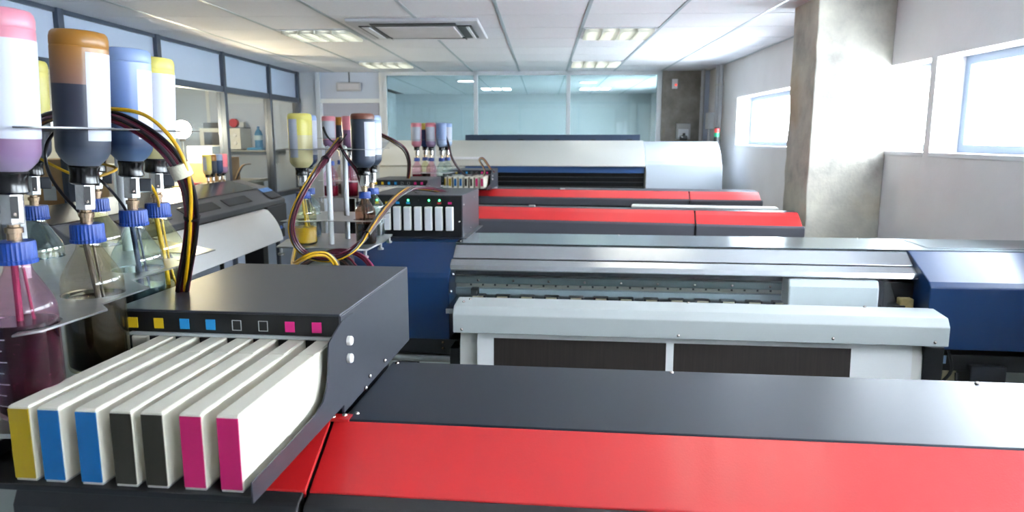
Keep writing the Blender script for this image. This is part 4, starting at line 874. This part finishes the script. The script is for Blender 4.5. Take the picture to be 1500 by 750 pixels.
bundle('tube_bundle', 'amber lit cable at the rack behind the left printer', [(-2.808, 6.413, 1.285), (-2.778, 6.427, 1.359), (-2.783, 6.536, 1.405), (-2.781, 6.689, 1.412)], [mat('tan_tube', '#b08a5a', .4), K_], .006, .010, seed=14)

# ================================================================== SIDE ROOM SEEN THROUGH THE LEFT GLASS
t = thing('counter', 'pale counter behind the left glass partition, loaded with boxes', 'counter', (-3.62, 6.2, 0))
MB().box(-.36, .34, -2.0, 2.2, 1.15, 1.18).build('worktop', mat('counter_top', '#b9b4a8', .5), t, smooth=0, bevel=.003)
for y in (-1.9, .1, 2.1): MB().box(-.34, .32, y-.02, y+.02, 0, 1.15).build('panel', M_lgrey, t, smooth=0)
def carton(label, c, s, m, name='carton', tape=None, sticker=None):
    t = thing(name, label, 'box', c)
    x, y, z = s
    MB().box(-x/2, x/2, -y/2, y/2, 0, z).build('carton_body', m, t, bevel=.003, smooth=0)
    if tape: MB().box(-x/2-.0005, x/2+.0005, -.025, .025, z*.8, z+.0006).build('tape', tape, t, smooth=0)
    if sticker:
        MB().box(x/2, x/2+.0008, -y*.25, y*.1, z*.45, z*.8).build('sticker', M_label, t, smooth=0)
        MB().box(-x*.1, x*.25, -y/2-.0008, -y/2, z*.15, z*.45).build('sticker', M_label, t, smooth=0)
    return t
carton('brown cardboard box with white stickers behind the orange topped bottle', (-3.42, 5.02, 1.18), (.26, .50, .33), M_card, tape=mat('tape_tan', '#b79a6c', .4), sticker=True)
carton('white box right of the brown cardboard box behind the glass', (-3.42, 5.52, 1.18), (.2, .26, .27), M_paper, sticker=None)
carton('small cardboard box under the white box beside the glowing lamp', (-3.55, 7.40, 1.18), (.28, .42, .22), M_card, tape=mat('tape_tan', '#b79a6c'))
carton('bright white box stacked on cardboard beside the glowing lamp', (-3.52, 7.40, 1.40), (.26, .36, .17), M_paper)
carton('cardboard box farther along the counter, right of the lamp', (-3.60, 7.95, 1.18), (.24, .26, .26), M_card)
t = thing('tape_roll', 'roll of yellowish tape lying on the counter behind the grey printer', 'tape roll', (-3.36, 6.35, 1.18))
MB().lathe([(.035, 0), (.065, 0), (.065, .045), (.035, .045), (.035, 0)], 24, caps=False).build('tape', mat('tape_yellow', '#cdbf77', .5), t); MB().lathe([(.031, 0), (.0345, 0), (.0345, .045), (.031, .045), (.031, 0)], 20, caps=False).build('core', M_card, t)
t = thing('red_tool', 'small red and black hand tool on the counter beside the tape roll', 'tool', (-3.36, 6.78, 1.18))
MB().box(-.03, .03, -.08, .05, 0, .05).build('grip', mat('tool_red', '#b3202a', .4), t, bevel=.01, smooth=0); MB().box(-.02, .02, .05, .12, .01, .04).build('head', M_black, t, bevel=.005, smooth=0)
t = thing('paper_stack', 'white and pale blue papers lying on the counter left of the tape roll', 'papers', (-3.40, 6.02, 1.18))
MB().box(-.10, .10, -.15, .15, 0, .02).build('paper', M_paper, t, smooth=0); MB().box(-.08, .10, -.12, .16, .02, .026).build('paper', mat('blue_paper', '#8fb0d8', .6), t, smooth=0)
t = thing('desk_lamp', 'glowing lamp with warm bulb behind the left glass partition', 'lamp', (-3.50, 6.85, 1.18))
MB().lathe([(.08, 0), (.08, .015), (.02, .02)], 20).build('base', M_black, t); MB().lathe([(.01, .02), (.01, .45)], 10).build('stem', M_steel, t)
MB().ball((0, 0, .555), .085, 20, 12).build('bulb', M_lampw, t); MB().lathe([(.025, .44), (.028, .475)], 14).build('socket', M_black, t)
t = thing('wall_shelf', 'thin wall shelf carrying the microwave oven behind the glass', 'shelf', (-3.95, YB-.01, 1.50))
MB().box(-.55, .55, -.40, 0, -.02, 0).build('board', mat('shelf_grey', '#8b9090', .5), t, bevel=.002, smooth=0)
for x in (-.45, .45): MB().prism([(0, -.02), (-.3, -.02), (0, -.2)], x-.01, x+.01).build('bracket', M_steel, t, smooth=0)
t = thing('microwave_oven', 'white microwave oven on the shelf behind the left glass', 'microwave', (-4.10, YB-.20, 1.50))
MB().box(-.265, .265, -.17, .17, .01, .275).build('housing', mat('microwave_white', '#cfcfc9', .4), t, bevel=.006, smooth=0)
dn = MB().box(-.255, .13, -.182, -.17, .02, .265).build('door', MATS['microwave_white'], t, bevel=.004, smooth=0)
MB().box(-.20, .09, -.184, -.182, .065, .225).build('door_window', M_dgrey, dn, smooth=0)
for z in (.09, .19): MB().lathe([(.024, 0), (.02, .02)], 16).rot(Matrix.Translation((.20, -.17, z)) @ Matrix.Rotation(PI/2, 4, 'X')).build('knob', M_paint, t)
for x in (-.2, .2): MB().box(x-.02, x+.02, -.1, .1, 0, .01).build('foot', M_black, t, smooth=0)
carton('flat grey box lying on the microwave oven', (-4.22, YB-.2, 1.775), (.22, .24, .07), M_dgrey, name='grey_box')
t = thing('dish_rack', 'thin dark tray with red round tin on top of the microwave oven', 'tray', (-3.93, YB-.2, 1.775))
MB().box(-.12, .12, -.1, .1, 0, .012).build('tray', M_dframe, t, smooth=0)
MB().lathe([(.055, -.03), (.055, .03)], 20).rot(Matrix.Translation((-.05, 0, .068)) @ Matrix.Rotation(PI/2, 4, 'X')).build('red_tin', mat('tin_red', '#b02a3a', .4), t)
MB().box(.03, .09, -.04, .04, .012, .08).build('cup', M_lgrey, t, bevel=.005, smooth=0)
t = thing('water_bottle', 'blue plastic water bottle on the shelf right of the microwave oven', 'water bottle', (-3.66, YB-.22, 1.50))
MB().lathe([(.048, 0), (.052, .01), (.05, .08), (.046, .10), (.052, .12), (.052, .19), (.035, .24), (.015, .265), (.015, .28)], 20).build('body', mat('blue_plastic', '#4f93c4', .2, trans=.4), t)
MB().lathe([(.017, .28), (.017, .30)], 14).build('cap', mat('blue_lid', '#2a6fb0', .4), t)
MB().lathe([(.0535, .125), (.0535, .185)], 20, caps=False).build('label', mat('bottle_label', '#a9c3d6', .5), t)
t = thing('blue_cloth', 'folded blue cloth around the foot of the water bottle', 'cloth', (-3.66, YB-.31, 1.50))
MB().box(-.10, .10, -.07, .035, 0, .032).build('cloth', mat('cloth_blue', '#3f86b8', .8), t, bevel=.012, smooth=0)
for (x, y) in ((-4.5, 5.2), (-4.5, 7.6)):  # lamps added out of view behind the upper panels to brighten this room
    t = thing('added_room_light', 'added unseen ceiling lamp brightening the side room, %s of the two' % ('nearer' if y < 6 else 'farther'), 'ceiling light', (x, y, ZC))
    MB().box(-.3, .3, -.3, .3, -.03, 0).build('frame', M_wframe, t, smooth=0); MB().box(-.27, .27, -.27, .27, -.036, -.03).build('lamp_panel', M_round, t, smooth=0)
